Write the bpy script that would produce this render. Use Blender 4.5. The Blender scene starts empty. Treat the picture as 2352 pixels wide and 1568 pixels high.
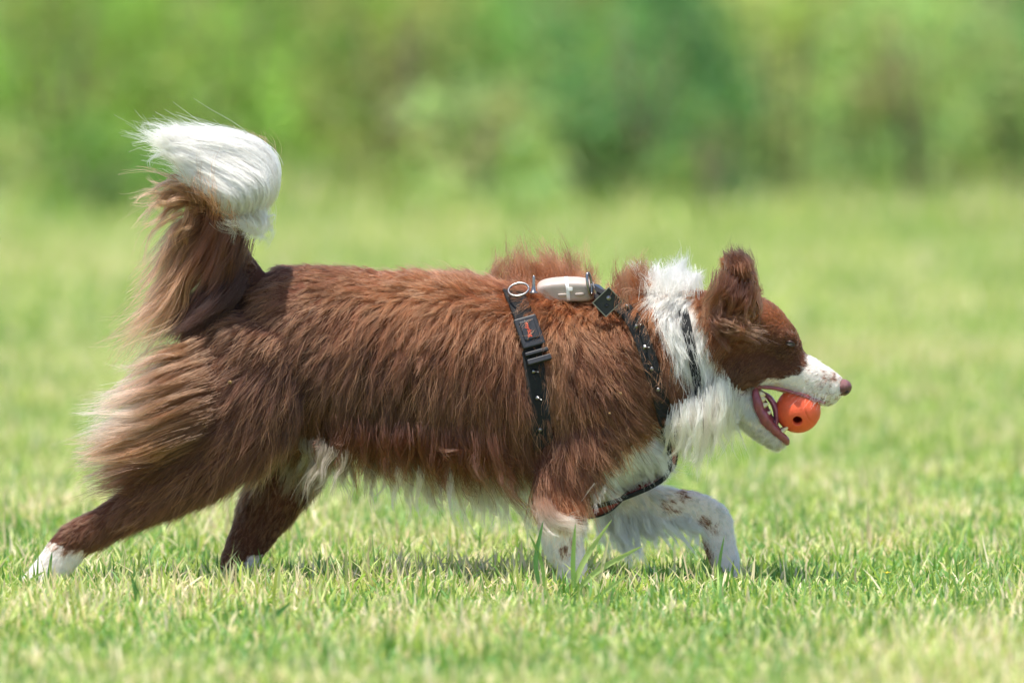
import bpy, bmesh, math, random
import numpy as np
from mathutils import Vector, Matrix
from mathutils.bvhtree import BVHTree

random.seed(7)
RNG = np.random.default_rng(7)
sc = bpy.context.scene
C = sc.collection

# ------------------------------------------------------------------ camera
CAM = np.array([0.0, -12.0, 1.0])
AIM = np.array([0.0, 0.0, 0.374])
FW = 1.568
fdir = (AIM - CAM); DIST = np.linalg.norm(fdir); fdir /= DIST
LENS = 36.0 * DIST / FW
cd = bpy.data.cameras.new('camera'); cam = bpy.data.objects.new('camera', cd); C.objects.link(cam)
cam.location = CAM
cam.rotation_euler = Vector(fdir).to_track_quat('-Z', 'Y').to_euler()
cd.lens = LENS; cd.sensor_width = 36.0; cd.clip_end = 500
cd.dof.use_dof = True; cd.dof.focus_distance = 11.92; cd.dof.aperture_fstop = 2.8
sc.camera = cam

# ------------------------------------------------------------------ sky and sun
SUN = np.array([-0.13, -0.12, 0.98]); SUN /= np.linalg.norm(SUN)
w = bpy.data.worlds.new('World'); sc.world = w; w.use_nodes = True
nt = w.node_tree; sky = nt.nodes.new('ShaderNodeTexSky'); sky.sky_type = 'NISHITA'; sky.sun_disc = False
sky.sun_elevation = math.asin(SUN[2]); sky.sun_rotation = math.atan2(SUN[0], SUN[1])
nt.links.new(sky.outputs[0], nt.nodes['Background'].inputs[0]); nt.nodes['Background'].inputs[1].default_value = 0.145
sl = bpy.data.lights.new('sun', 'SUN'); sun = bpy.data.objects.new('sun', sl); C.objects.link(sun)
sun.rotation_euler = Vector(-SUN).to_track_quat('-Z', 'Y').to_euler()
sl.energy = 5.0; sl.angle = math.radians(0.6); sl.color = (1.0, 0.945, 0.86)
sc.view_settings.view_transform = 'Standard'; sc.view_settings.look = 'None'
sc.view_settings.gamma = 1.0; sc.view_settings.use_curve_mapping = False
sc.view_settings.exposure = 0.62
sc.cycles.use_denoising = True
sc.cycles.max_bounces = 7; sc.cycles.diffuse_bounces = 3; sc.cycles.glossy_bounces = 3; sc.cycles.transmission_bounces = 5
sc.cycles.use_adaptive_sampling = True; sc.cycles.adaptive_threshold = 0.02
sc.cycles_curves.shape = 'RIBBONS'; sc.cycles_curves.subdivisions = 2

# ------------------------------------------------------------------ maths helpers
HW = (FW / 2) / DIST
RIGHT = np.array([1.0, 0, 0]); UP = np.cross(RIGHT, fdir)
def W(px, py, Y=0.0):
    """photo pixel (2352 x 1568) and a depth -> point of the place"""
    px = np.asarray(px, float); py = np.asarray(py, float); Y = np.asarray(Y, float)
    d = fdir + ((px - 1176) / 1176 * HW)[..., None] * RIGHT + ((784 - py) / 1176 * HW)[..., None] * UP
    t = (Y - CAM[1]) / d[..., 1]
    return CAM + d * t[..., None]
def PX(P):
    """body-space pattern coordinates, the same for both flanks"""
    Q = np.array(P, float); Q[..., 1] = -np.abs(Q[..., 1]); v = Q - CAM
    z = v @ fdir
    return 1176 + (v @ RIGHT) / z / HW * 1176, 784 - (v @ UP) / z / HW * 1176
S = FW / 2352           # metres per photo pixel at the dog

def lin(r, g, b):
    c = np.array([r, g, b], float) / 255
    return np.where(c <= 0.04045, c / 12.92, ((c + 0.055) / 1.055) ** 2.4)

def vnoise(P, f, seed=0):
    p = np.asarray(P) * f + seed * 17.31
    i = np.floor(p).astype(np.int64); u = p - i; u = u * u * (3 - 2 * u)
    def h(a, b, c):
        n = (a * 374761393 + b * 668265263 + c * 2147483647 + seed * 974711) & 0xffffffff
        n = ((n ^ (n >> 13)) * 1274126177) & 0xffffffff
        return ((n ^ (n >> 16)) & 0xffff) / 32767.5 - 1
    r = 0
    for a in (0, 1):
        for b in (0, 1):
            for c in (0, 1):
                wt = (u[..., 0] if a else 1 - u[..., 0]) * (u[..., 1] if b else 1 - u[..., 1]) * (u[..., 2] if c else 1 - u[..., 2])
                r = r + wt * h(i[..., 0] + a, i[..., 1] + b, i[..., 2] + c)
    return r
def vnoise3(P, f, seed=0):
    return np.stack([vnoise(P, f, seed), vnoise(P, f, seed + 1), vnoise(P, f, seed + 2)], -1)

def catmull(G, n):
    """G [..., k, d] -> [..., n, d]"""
    k = G.shape[-2]; t = np.linspace(0, k - 1, n); i = np.clip(np.floor(t).astype(int), 0, k - 2); u = (t - i)[:, None]
    g = lambda j: np.take(G, np.clip(j, 0, k - 1), axis=-2)
    p0, p1, p2, p3 = g(i - 1), g(i), g(i + 1), g(i + 2)
    return 0.5 * (2 * p1 + (p2 - p0) * u + (2 * p0 - 5 * p1 + 4 * p2 - p3) * u ** 2 + (3 * p1 - p0 - 3 * p2 + p3) * u ** 3)

def norm(v): return v / np.maximum(np.linalg.norm(v, axis=-1, keepdims=True), 1e-9)

def inpoly(px, py, poly):
    poly = np.array(poly, float); r = np.zeros(np.shape(px), bool); n = len(poly)
    for i in range(n):
        x1, y1 = poly[i]; x2, y2 = poly[i - 1]
        c = ((y1 > py) != (y2 > py)) & (px < (x2 - x1) * (py - y1) / ((y2 - y1) or 1e-9) + x1)
        r ^= c
    return r
def dist_polyline(px, py, pl):
    d = np.full(np.shape(px), 1e9)
    for (x1, y1), (x2, y2) in zip(pl[:-1], pl[1:]):
        vx, vy = x2 - x1, y2 - y1; t = np.clip(((px - x1) * vx + (py - y1) * vy) / (vx * vx + vy * vy + 1e-9), 0, 1)
        d = np.minimum(d, np.hypot(px - x1 - t * vx, py - y1 - t * vy))
    return d

# ------------------------------------------------------------------ object helpers
def empty(name, loc, label=None, cat=None, group=None):
    o = bpy.data.objects.new(name, None); C.objects.link(o); o.location = loc; o.empty_display_size = 0.05
    return tag(o, label, cat, group)
def tag(o, label=None, cat=None, group=None, kind=None):
    if label: o['label'] = label
    if cat: o['category'] = cat
    if group: o['group'] = group
    if kind: o['kind'] = kind
    return o
def link(o, parent=None):
    C.objects.link(o)
    if parent is not None:
        o.parent = parent; o.matrix_parent_inverse = parent_inv(parent)
    return o
def parent_inv(p):
    return p.matrix_basis.inverted() if p.parent is None else Matrix.Identity(4)
def mesh_np(name, V, F, mat, parent=None, smooth=True, cols=None):
    me = bpy.data.meshes.new(name); V = np.asarray(V, float)
    if isinstance(F, np.ndarray):
        n, k = F.shape
        me.vertices.add(len(V)); me.vertices.foreach_set('co', V.ravel().astype(np.float32))
        me.loops.add(n * k); me.loops.foreach_set('vertex_index', F.ravel().astype(np.int32))
        me.polygons.add(n); me.polygons.foreach_set('loop_start', np.arange(0, n * k, k, dtype=np.int32))
        me.polygons.foreach_set('loop_total', np.full(n, k, dtype=np.int32))
        me.update(calc_edges=True)
    else:
        me.from_pydata([tuple(v) for v in V], [], F)
    if cols is not None:
        a = me.color_attributes.new('col', 'FLOAT_COLOR', 'POINT')
        c = np.ones((len(V), 4), np.float32); c[:, :3] = cols; a.data.foreach_set('color', c.ravel())
    if smooth: me.polygons.foreach_set('use_smooth', np.ones(len(me.polygons), bool))
    if mat is not None: me.materials.append(mat)
    me.validate()
    return link(bpy.data.objects.new(name, me), parent)

def mat_p(name, col, rough=0.5, metal=0.0, spec=0.5, noise=0.0, nscale=60, bump=0.0, bscale=200, coat=0.0, sss=0.0, sheen=0.0):
    m = bpy.data.materials.new(name); m.use_nodes = True; t = m.node_tree; b = t.nodes['Principled BSDF']
    b.inputs['Base Color'].default_value = (*col, 1); b.inputs['Roughness'].default_value = rough
    b.inputs['Metallic'].default_value = metal; b.inputs['Specular IOR Level'].default_value = spec
    b.inputs['Coat Weight'].default_value = coat; b.inputs['Sheen Weight'].default_value = sheen
    if sss:
        b.inputs['Subsurface Weight'].default_value = sss; b.inputs['Subsurface Radius'].default_value = (0.006, 0.003, 0.002); b.inputs['Subsurface Scale'].default_value = 1
    tc = t.nodes.new('ShaderNodeTexCoord')
    if noise:
        n = t.nodes.new('ShaderNodeTexNoise'); n.inputs['Scale'].default_value = nscale; n.inputs['Detail'].default_value = 5
        t.links.new(tc.outputs['Object'], n.inputs['Vector'])
        r = t.nodes.new('ShaderNodeMapRange'); r.inputs[1].default_value = 0.3; r.inputs[2].default_value = 0.7
        r.inputs[3].default_value = 1 - noise; r.inputs[4].default_value = 1 + noise
        t.links.new(n.outputs[0], r.inputs[0])
        x = t.nodes.new('ShaderNodeVectorMath'); x.operation = 'SCALE'; x.inputs[0].default_value = col
        t.links.new(r.outputs[0], x.inputs['Scale']); t.links.new(x.outputs[0], b.inputs['Base Color'])
    if bump:
        n = t.nodes.new('ShaderNodeTexNoise'); n.inputs['Scale'].default_value = bscale; n.inputs['Detail'].default_value = 4
        t.links.new(tc.outputs['Object'], n.inputs['Vector'])
        bp = t.nodes.new('ShaderNodeBump'); bp.inputs['Strength'].default_value = bump; bp.inputs['Distance'].default_value = 0.002
        t.links.new(n.outputs[0], bp.inputs['Height']); t.links.new(bp.outputs[0], b.inputs['Normal'])
    return m
def mat_leaf(name, rough=0.5, trans=0.45, spec=0.35):
    m = bpy.data.materials.new(name); m.use_nodes = True; t = m.node_tree; b = t.nodes['Principled BSDF']
    a = t.nodes.new('ShaderNodeVertexColor'); a.layer_name = 'col'
    t.links.new(a.outputs[0], b.inputs['Base Color']); b.inputs['Roughness'].default_value = rough; b.inputs['Specular IOR Level'].default_value = spec
    tr = t.nodes.new('ShaderNodeBsdfTranslucent'); mx = t.nodes.new('ShaderNodeMixShader'); mx.inputs[0].default_value = trans
    hs = t.nodes.new('ShaderNodeHueSaturation'); hs.inputs['Saturation'].default_value = 1.1; hs.inputs['Value'].default_value = 1.25
    t.links.new(a.outputs[0], hs.inputs['Color']); t.links.new(hs.outputs[0], tr.inputs['Color'])
    t.links.new(b.outputs[0], mx.inputs[1]); t.links.new(tr.outputs[0], mx.inputs[2])
    t.links.new(mx.outputs[0], t.nodes['Material Output'].inputs[0])
    return m
def mat_attr(name, rough=0.7, bump=0.0):
    m = bpy.data.materials.new(name); m.use_nodes = True; t = m.node_tree; b = t.nodes['Principled BSDF']
    a = t.nodes.new('ShaderNodeVertexColor'); a.layer_name = 'col'
    t.links.new(a.outputs[0], b.inputs['Base Color']); b.inputs['Roughness'].default_value = rough; b.inputs['Specular IOR Level'].default_value = 0.25
    return m
def mat_hair(name, rough=0.32, radial=0.45):
    m = bpy.data.materials.new(name); m.use_nodes = True; t = m.node_tree
    for n in list(t.nodes):
        if n.type == 'BSDF_PRINCIPLED': t.nodes.remove(n)
    h = t.nodes.new('ShaderNodeBsdfHairPrincipled'); h.model = 'CHIANG'; h.parametrization = 'COLOR'
    h.inputs['Roughness'].default_value = rough; h.inputs['Radial Roughness'].default_value = radial
    h.inputs['Coat'].default_value = 0.0; h.inputs['Random Roughness'].default_value = 0.145
    a = t.nodes.new('ShaderNodeAttribute'); a.attribute_name = 'col'
    t.links.new(a.outputs['Color'], h.inputs['Color'])
    d = t.nodes.new('ShaderNodeBsdfDiffuse'); t.links.new(a.outputs['Color'], d.inputs['Color'])
    mx = t.nodes.new('ShaderNodeMixShader'); mx.inputs[0].default_value = 0.42
    t.links.new(h.outputs[0], mx.inputs[1]); t.links.new(d.outputs[0], mx.inputs[2]); t.links.new(mx.outputs[0], t.nodes['Material Output'].inputs[0])
    return m

# ================================================================== GROUND
def make_ground():
    m = bpy.data.materials.new('lawn_soil'); m.use_nodes = True; t = m.node_tree; b = t.nodes['Principled BSDF']
    tc = t.nodes.new('ShaderNodeTexCoord'); n = t.nodes.new('ShaderNodeTexNoise'); n.inputs['Scale'].default_value = 6; n.inputs['Detail'].default_value = 8
    t.links.new(tc.outputs['Object'], n.inputs['Vector'])
    r = t.nodes.new('ShaderNodeValToRGB'); e = r.color_ramp.elements
    e[0].position = 0.3; e[0].color = (0.10, 0.15, 0.035, 1); e[1].position = 0.7; e[1].color = (0.24, 0.25, 0.08, 1)
    t.links.new(n.outputs[0], r.inputs[0]); t.links.new(r.outputs[0], b.inputs['Base Color']); b.inputs['Roughness'].default_value = 0.95
    N = 60
    xs = np.linspace(-150, 150, N); ys = np.linspace(-40, 260, N)
    X, Y = np.meshgrid(xs, ys); V = np.stack([X, Y, np.zeros_like(X)], -1).reshape(-1, 3)
    i = np.arange(N * N).reshape(N, N)
    F = np.stack([i[:-1, :-1], i[:-1, 1:], i[1:, 1:], i[1:, :-1]], -1).reshape(-1, 4)
    tag(mesh_np('ground', V, F, m), kind='structure')
make_ground()

# ------------------------------------------------------------------ grass blades
LEAF = mat_leaf('grass_blade', 0.45, 0.42)
PAL = np.array([lin(180, 194, 106), lin(150, 178, 88), lin(112, 152, 76), lin(206, 212, 146), lin(224, 208, 166), lin(240, 226, 192), lin(130, 168, 100)])
def blades(n, x0, x1, y0, y1, h0, h1, wd, pal_w, segs=3, patch=3.0, seed=0, upright=0.35):
    rg = np.random.default_rng(seed)
    x = rg.uniform(x0, x1, n); y = rg.uniform(y0, y1, n)
    P = np.stack([x, y, np.zeros(n)], -1)
    pt = vnoise(P, patch, 3 + seed) * 0.6 + vnoise(P, patch * 4, 5 + seed) * 0.4
    h = rg.uniform(h0, h1, n) * np.clip(1 + 0.75 * pt + 0.45 * vnoise(P, patch * 9, 8 + seed), 0.3, 2.2) * np.where(rg.random(n) < 0.03, 1.6, 1)
    a = rg.uniform(0, 2 * np.pi, n); tilt = np.abs(rg.normal(upright, 0.35, n)); curl = rg.normal(0.4, 0.45, n)
    d = np.stack([np.cos(a), np.sin(a), np.zeros(n)], -1)
    ra = a + np.pi / 2 + rg.normal(0, 0.5, n); side = np.stack([np.cos(ra), np.sin(ra), np.zeros(n)], -1)
    ww = wd * rg.uniform(0.55, 1.35, n)
    rows = []; pos = P.copy()
    L = h / segs; ang = tilt
    prof = {3: [1, 0.95, 0.62, 0.0], 2: [1, 0.8, 0.0]}[segs]
    for k in range(segs + 1):
        rows.append(pos.copy())
        pos = pos + (np.sin(ang)[:, None] * d + np.cos(ang)[:, None] * np.array([0, 0, 1.0])) * L[:, None]
        pos[:, 2] = np.maximum(pos[:, 2], 0.003)
        ang = ang + curl / segs * 1.5
    vs = []
    for k in range(segs):
        vs.append(rows[k] - side * (ww * prof[k] / 2)[:, None]); vs.append(rows[k] + side * (ww * prof[k] / 2)[:, None])
    vs.append(rows[segs])
    m = 2 * segs + 1
    V = np.stack(vs, 1).reshape(-1, 3)
    base = (np.arange(n) * m)[:, None]; F = []
    for k in range(segs - 1):
        F += [base + np.array([[2 * k, 2 * k + 1, 2 * k + 3]]), base + np.array([[2 * k, 2 * k + 3, 2 * k + 2]])]
    F.append(base + np.array([[2 * segs - 2, 2 * segs - 1, 2 * segs]]))
    F = np.concatenate(F, 0)
    pw = np.array(pal_w, float)[None, :] * np.ones((n, 1))
    pw[:, 4:6] *= np.clip(1 + 1.2 * pt, 0.2, 3)[:, None]; pw[:, 1:3] *= np.clip(1 - 2.0 * pt, 0.15, 4)[:, None]; pw[:, 6] *= np.clip(1 - 3 * pt, 0.05, 5)
    cs = np.cumsum(pw, 1); cs /= cs[:, -1:]; idx = (rg.random(n)[:, None] > cs).sum(1)
    col = PAL[np.clip(idx, 0, len(PAL) - 1)] * rg.uniform(0.75, 1.15, (n, 1))
    return V, F, np.repeat(col, m, 0)
def grass(name, parts, label):
    V, F, K, o = [], [], [], 0
    for v, f, c in parts:
        V.append(v); F.append(f + o); K.append(c); o += len(v)
    return tag(mesh_np(name, np.concatenate(V), np.concatenate(F), LEAF, cols=np.concatenate(K), smooth=False), label, 'grass', kind='stuff')
grass('lawn_grass', [
    blades(125000, -1.5, 1.5, -2.6, 2.2, 0.018, 0.048, 0.0050, [3, 3.2, 2.6, 2.8, 1.9, 1.3, 2.4], 3, 3.0, 1, 0.4),
    blades(30000, -1.5, 1.5, -2.6, 2.2, 0.010, 0.028, 0.0065, [2, 3, 3, 1.5, 0.6, 0.4, 2.5], 2, 3.0, 2, 0.9),
    blades(90000, -2.2, 2.2, 2.2, 7.0, 0.018, 0.05, 0.006, [4, 3, 1.6, 3, 1.5, 0.8, 1.0], 2, 1.5, 3),
    blades(100000, -3.6, 3.6, 7.0, 16.5, 0.03, 0.06, 0.011, [4.5, 3, 1.4, 3.4, 1.2, 0.5, 0.8], 2, 0.9, 4),
], 'short mown lawn of green and straw coloured blades')

# ================================================================== SHRUBS AT THE FIELD EDGE
SHRUB = mat_leaf('shrub_leaf', 0.45, 0.5)
BARK = mat_p('bark', (0.10, 0.07, 0.045), 0.9, noise=0.3, nscale=30)
G_ = lambda r, g, b: tuple(lin(r, g, b))
def leaf_cloud(rg, cen, rad, n, size, col, colvar, nsub=26):
    cen = np.array(cen); rad = np.array(rad)
    d = norm(rg.normal(size=(nsub, 3))); sub = cen + d * rad * (rg.random((nsub, 1)) ** 0.45) * 0.8
    sub[:, 2] = np.maximum(sub[:, 2], 0.06)
    k = rg.integers(0, nsub, n)
    P = sub[k] + rg.normal(size=(n, 3)) * np.minimum(rad, rad[0] * .75) * 0.22
    P[:, 2] = np.abs(P[:, 2]) + 0.01
    P[:, 1] += P[:, 2] * 1.5
    up = norm(rg.normal(size=(n, 3)) * 0.8 + np.array([0, -0.25, 0.75])); a = norm(np.cross(up, rg.normal(size=(n, 3)))); b = np.cross(up, a)
    L = size * rg.uniform(0.6, 1.5, (n, 1)); wd = L * rg.uniform(0.28, 0.5, (n, 1))
    V = np.stack([P - a * L / 2, P + b * wd / 2 + up * L * 0.06, P + a * L / 2 - up * L * 0.1, P - b * wd / 2 + up * L * 0.06], 1).reshape(-1, 3)
    base = (np.arange(n) * 4)[:, None]
    F = np.concatenate([base + np.array([[0, 1, 2]]), base + np.array([[0, 2, 3]])], 0)
    cs = np.array(col)[None] * (1 + colvar * rg.normal(size=(nsub, 1)))
    alt = np.array([G_(150, 178, 90), G_(176, 186, 120), G_(150, 146, 98), G_(112, 150, 84)]); pick = rg.random(nsub) < 0.35; cs[pick] = alt[rg.integers(0, 4, pick.sum())]
    K = np.clip(cs[k] * rg.uniform(0.7, 1.25, (n, 1)) * (1 + 0.12 * rg.normal(size=(n, 3)) * np.array([1, 0.3, 0.6])), 0.008, 0.8)
    return V, F, np.repeat(K, 4, 0)
def tube(path, radii, n=6):
    path = np.array(path, float); k = len(path); V = []; F = []
    t = np.gradient(path, axis=0); t = norm(t); ref = np.array([0.0, 1, 0]); 
    for i in range(k):
        u = np.cross(t[i], ref)
        if np.linalg.norm(u) < 0.05: u = np.cross(t[i], [1.0, 0, 0])
        u = u / np.linalg.norm(u); v = np.cross(t[i], u)
        for j in range(n):
            q = 2 * np.pi * j / n; V.append(path[i] + radii[i] * (np.cos(q) * u + np.sin(q) * v))
    for i in range(k - 1):
        for j in range(n):
            F.append((i * n + j, i * n + (j + 1) % n, (i + 1) * n + (j + 1) % n, (i + 1) * n + j))
    F.append(tuple(range(n - 1, -1, -1))); F.append(tuple((k - 1) * n + j for j in range(n)))
    return np.array(V), F
def shrub(name, label, px, py, Y_, wpx, hpx, col, n, size, seed, cat='shrub', group='shrubs along the field edge', var=0.22):
    Y = Y_ - 1.9; rg = np.random.default_rng(seed)
    base = W(px, py, Y); sc_ = (Y + 12) / 12 * S
    r = wpx / 2 * sc_; hh = hpx * sc_
    root = empty(name, (base[0], Y, 0), label, cat, group)
    V, F, K = leaf_cloud(rg, (base[0], Y, hh * 0.5), (r * 1.35, r * 0.9, hh * 0.62), int(n * 0.85), size, np.array(col) * np.array([1.3, 1.28, 1.32]), var, 48)
    mesh_np('crown', V, F, SHRUB, root, smooth=False, cols=K)
    for i in range(4):
        a = rg.uniform(0, 6.28); q = rg.uniform(0.25, 0.7)
        p = [(base[0] + 0.04 * math.cos(a), Y + 0.04 * math.sin(a), -0.02),
             (base[0] + r * q * 0.35 * math.cos(a), Y + r * q * 0.3 * math.sin(a), hh * 0.3),
             (base[0] + r * q * math.cos(a), Y + r * q * 0.7 * math.sin(a), hh * 0.75)]
        v, f = tube(p, [0.014, 0.010, 0.004]); mesh_np('stem', v, f, BARK, root)
    return root
G = lambda r, g, b: tuple(lin(r, g, b))
shrub('shrub', 'tall yellow-green shrub at the left end behind the tail', 120, 300, 17.5, 620, 700, G(140, 172, 84), 9000, 0.05, 11)
shrub('shrub', 'bright green shrub directly behind the white tail tip', 540, 300, 18.4, 600, 760, G(142, 178, 90), 9000, 0.05, 12)
shrub('shrub', 'low dark shrub with shaded foot left of the tail', 215, 330, 16.8, 330, 200, G(104, 140, 66), 3000, 0.045, 13)
shrub('shrub', 'olive brown shrub above the middle of the back', 900, 260, 18.0, 420, 620, G(146, 152, 92), 6000, 0.05, 14)
shrub('shrub', 'pale leaved low shrub above the harness rings', 1090, 350, 17.0, 330, 300, G(166, 188, 120), 3000, 0.065, 15)
shrub('shrub', 'darkest green shrub, directly above the neck', 1480, 300, 17.4, 420, 640, G(90, 130, 76), 7500, 0.05, 16)
shrub('shrub', 'small dark green bush above the ear', 1640, 360, 16.9, 250, 260, G(88, 124, 70), 3000, 0.045, 17)
shrub('shrub', 'pale yellow-green shrub above the head', 1800, 250, 17.8, 460, 720, G(174, 186, 114), 7000, 0.06, 18)
shrub('shrub', 'light green shrub at the right end behind the nose', 2110, 280, 17.4, 480, 620, G(152, 176, 108), 7000, 0.055, 19)
shrub('shrub', 'dark green shrub in the top right corner', 2330, 150, 18.6, 420, 820, G(102, 144, 82), 6500, 0.05, 20)
shrub('shrub', 'deep green shrub at the top between the pale ones', 1270, 200, 18.6, 480, 820, G(126, 164, 96), 7500, 0.05, 21)
def undergrowth():
    parts = []; rg = np.random.default_rng(33)
    for i in range(34):
        x = rg.uniform(-5.5, 5.5); y = rg.uniform(16.4, 19.0); h = rg.uniform(0.6, 1.3)
        c = np.array(G(136, 170, 92)) * rg.uniform(0.9, 1.5)
        parts.append(leaf_cloud(rg, (x, y, h * 0.5), (0.7, 0.5, h * 0.55), 1500, 0.06, c, 0.2))
    V, F, K, o = [], [], [], 0
    for v, f, c in parts:
        V.append(v); F.append(f + o); K.append(c); o += len(v)
    tag(mesh_np('undergrowth', np.concatenate(V), np.concatenate(F), SHRUB, cols=np.concatenate(K), smooth=False), 'mass of leafy undergrowth behind the shrubs', 'undergrowth', kind='stuff')
    v, f, c = blades(12000, -4.2, 4.2, 14.0, 16.6, 0.04, 0.16, 0.014, [4, 3.5, 1.8, 2.6, 1.2, 0.5, 1], 3, 1.2, 41, 0.25)
    tag(mesh_np('tall_grass', v, f, LEAF, cols=c, smooth=False), 'longer uncut grass along the foot of the shrubs', 'grass', kind='stuff')
undergrowth()

# ================================================================== DOG BODY
def loft(path, n=28, m=None):
    """closed tube of elliptical sections; path rows: px, py, Y, in-plane radius px, depth radius px"""
    A = np.array(path, float); k = len(A); m = m or (k - 1) * 5 + 1
    B = catmull(A, m)
    cen = W(B[:, 0], B[:, 1], B[:, 2]); t = np.gradient(cen, axis=0); t[:, 1] *= 0.3; t = norm(t)
    nv = norm(np.cross(t, np.array([0, 1.0, 0])))
    yv = np.array([0, 1.0, 0])
    rv = B[:, 3] * S; rd = B[:, 4] * S
    rows = []
    # rounded caps
    def ring(c, a, b, nn): 
        q = np.linspace(0, 2 * np.pi, n, endpoint=False)
        return c + np.cos(q)[:, None] * nn * a + np.sin(q)[:, None] * yv * b
    caps = [(0.98, 0.25), (0.85, 0.55), (0.6, 0.8), (0.3, 0.95)]
    for s_, o_ in [(0.3, 0.95), (0.6, 0.8), (0.85, 0.53), (0.97, 0.24)]:
        rows.append(ring(cen[0] - t[0] * o_ * min(rv[0], rd[0]), rv[0] * s_, rd[0] * s_, nv[0]))
    for i in range(m): rows.append(ring(cen[i], rv[i], rd[i], nv[i]))
    for s_, o_ in [(0.97, 0.24), (0.85, 0.53), (0.6, 0.8), (0.3, 0.95)]:
        rows.append(ring(cen[-1] + t[-1] * o_ * min(rv[-1], rd[-1]), rv[-1] * s_, rd[-1] * s_, nv[-1]))
    R = len(rows); V = np.concatenate(rows)
    F = []
    for i in range(R - 1):
        for j in range(n): F.append((i * n + j, i * n + (j + 1) % n, (i + 1) * n + (j + 1) % n, (i + 1) * n + j))
    F.append(tuple(range(n - 1, -1, -1))); F.append(tuple((R - 1) * n + j for j in range(n)))
    return V, F
LOFTS = []
def add(path): LOFTS.append(loft(path))
def both(path):
    add(path); p = [list(r) for r in path]
    for r in p: r[2] = -r[2]
    # the far twin is placed by its mirrored body position, not by its pixel
    V, F = loft(path); V = V.copy(); V[:, 1] *= -1; LOFTS.append((V, [tuple(reversed(f)) for f in F]))
add([(500, 770, 0, 80, 70), (545, 795, 0, 155, 105), (620, 810, 0, 197, 120), (720, 812, 0, 199, 122), (860, 830, 0, 200, 128),
     (1000, 846, 0, 208, 142), (1130, 864, 0, 214, 150), (1250, 890, 0, 205, 150), (1360, 905, 0, 195, 140), (1440, 912, 0, 170, 120), (1490, 915, 0, 110, 85)])
add([(1360, 1000, 0, 118, 120), (1440, 1022, 0, 88, 105), (1485, 1030, 0, 45, 70)])
add([(1380, 860, 0, 160, 118), (1460, 830, 0, 160, 112), (1540, 805, 0, 145, 102), (1620, 788, 0, 122, 92), (1690, 778, 0, 98, 86)])
add([(1240, 690, 0.055, 40, 50), (1290, 690, 0.055, 40, 50)])
# near hind leg, trailing
add([(600, 790, -.04, 140, 75), (570, 890, -.055, 140, 72), (505, 995, -.068, 118, 60), (425, 1085, -.078, 78, 46), (335, 1148, -.08, 52, 36),
     (250, 1198, -.08, 41, 28), (172, 1242, -.08, 43, 25), (124, 1298, -.08, 40, 27), (82, 1332, -.08, 27, 31)])
add([(190, 1222, -.08, 20, 15), (158, 1214, -.08, 13, 11)])
# far hind leg, under the belly
add([(640, 960, .06, 120, 65), (680, 1050, .068, 78, 52), (632, 1135, .07, 70, 44), (592, 1205, .07, 56, 36), (555, 1270, .07, 44, 28), (535, 1308, .07, 34, 25), (552, 1332, .07, 22, 25), (588, 1340, .07, 14, 28)])
# near fore leg, upright
add([(1370, 930, -.055, 120, 48), (1325, 1040, -.068, 92, 46), (1292, 1110, -.078, 66, 40), (1288, 1175, -.09, 54, 33), (1294, 1240, -.09, 47, 27), (1312, 1295, -.09, 35, 24), (1318, 1330, -.09, 34, 26), (1335, 1347, -.09, 20, 30)])
# far fore leg, reaching
add([(1370, 1070, .075, 80, 50), (1440, 1150, .085, 58, 42), (1520, 1163, .085, 46, 34), (1590, 1168, .085, 40, 29), (1638, 1195, .085, 41, 26), (1652, 1245, .085, 37, 24), (1666, 1290, .085, 34, 24), (1672, 1322, .085, 28, 27)])
# skull, muzzle, cheeks, lower jaw
add([(1625, 775, 0, 98, 84), (1680, 768, 0, 94, 86), (1738, 768, 0, 84, 84), (1782, 789, 0, 58, 66), (1806, 824, 0, 44, 48)])
add([(1770, 842, 0, 46, 52), (1832, 859, 0, 50, 46), (1874, 879, 0, 46, 39), (1896, 889, 0, 43, 35), (1907, 893, 0, 39, 30)])
both([(1685, 835, -.038, 58, 26), (1730, 840, -.036, 48, 24), (1780, 850, -.024, 36, 20)])
both([(1800, 775, -.036, 20, 12), (1824, 784, -.034, 16, 10)])
add([(1690, 905, 0, 48, 50), (1722, 948, 0, 36, 44), (1755, 986, 0, 28, 36), (1784, 1010, 0, 21, 27)])
# ears
both([(1690, 750, -.052, 44, 18), (1702, 700, -.066, 50, 14), (1702, 655, -.072, 41, 11), (1694, 622, -.07, 32, 9), (1688, 602, -.062, 25, 8)])
# tail
add([(560, 680, 0, 72, 42), (522, 610, 0, 60, 38), (492, 540, 0, 48, 34), (480, 480, -.01, 42, 32), (505, 440, -.02, 44, 36), (545, 415, -.03, 72, 40), (580, 412, -.03, 46, 32)])
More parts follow.
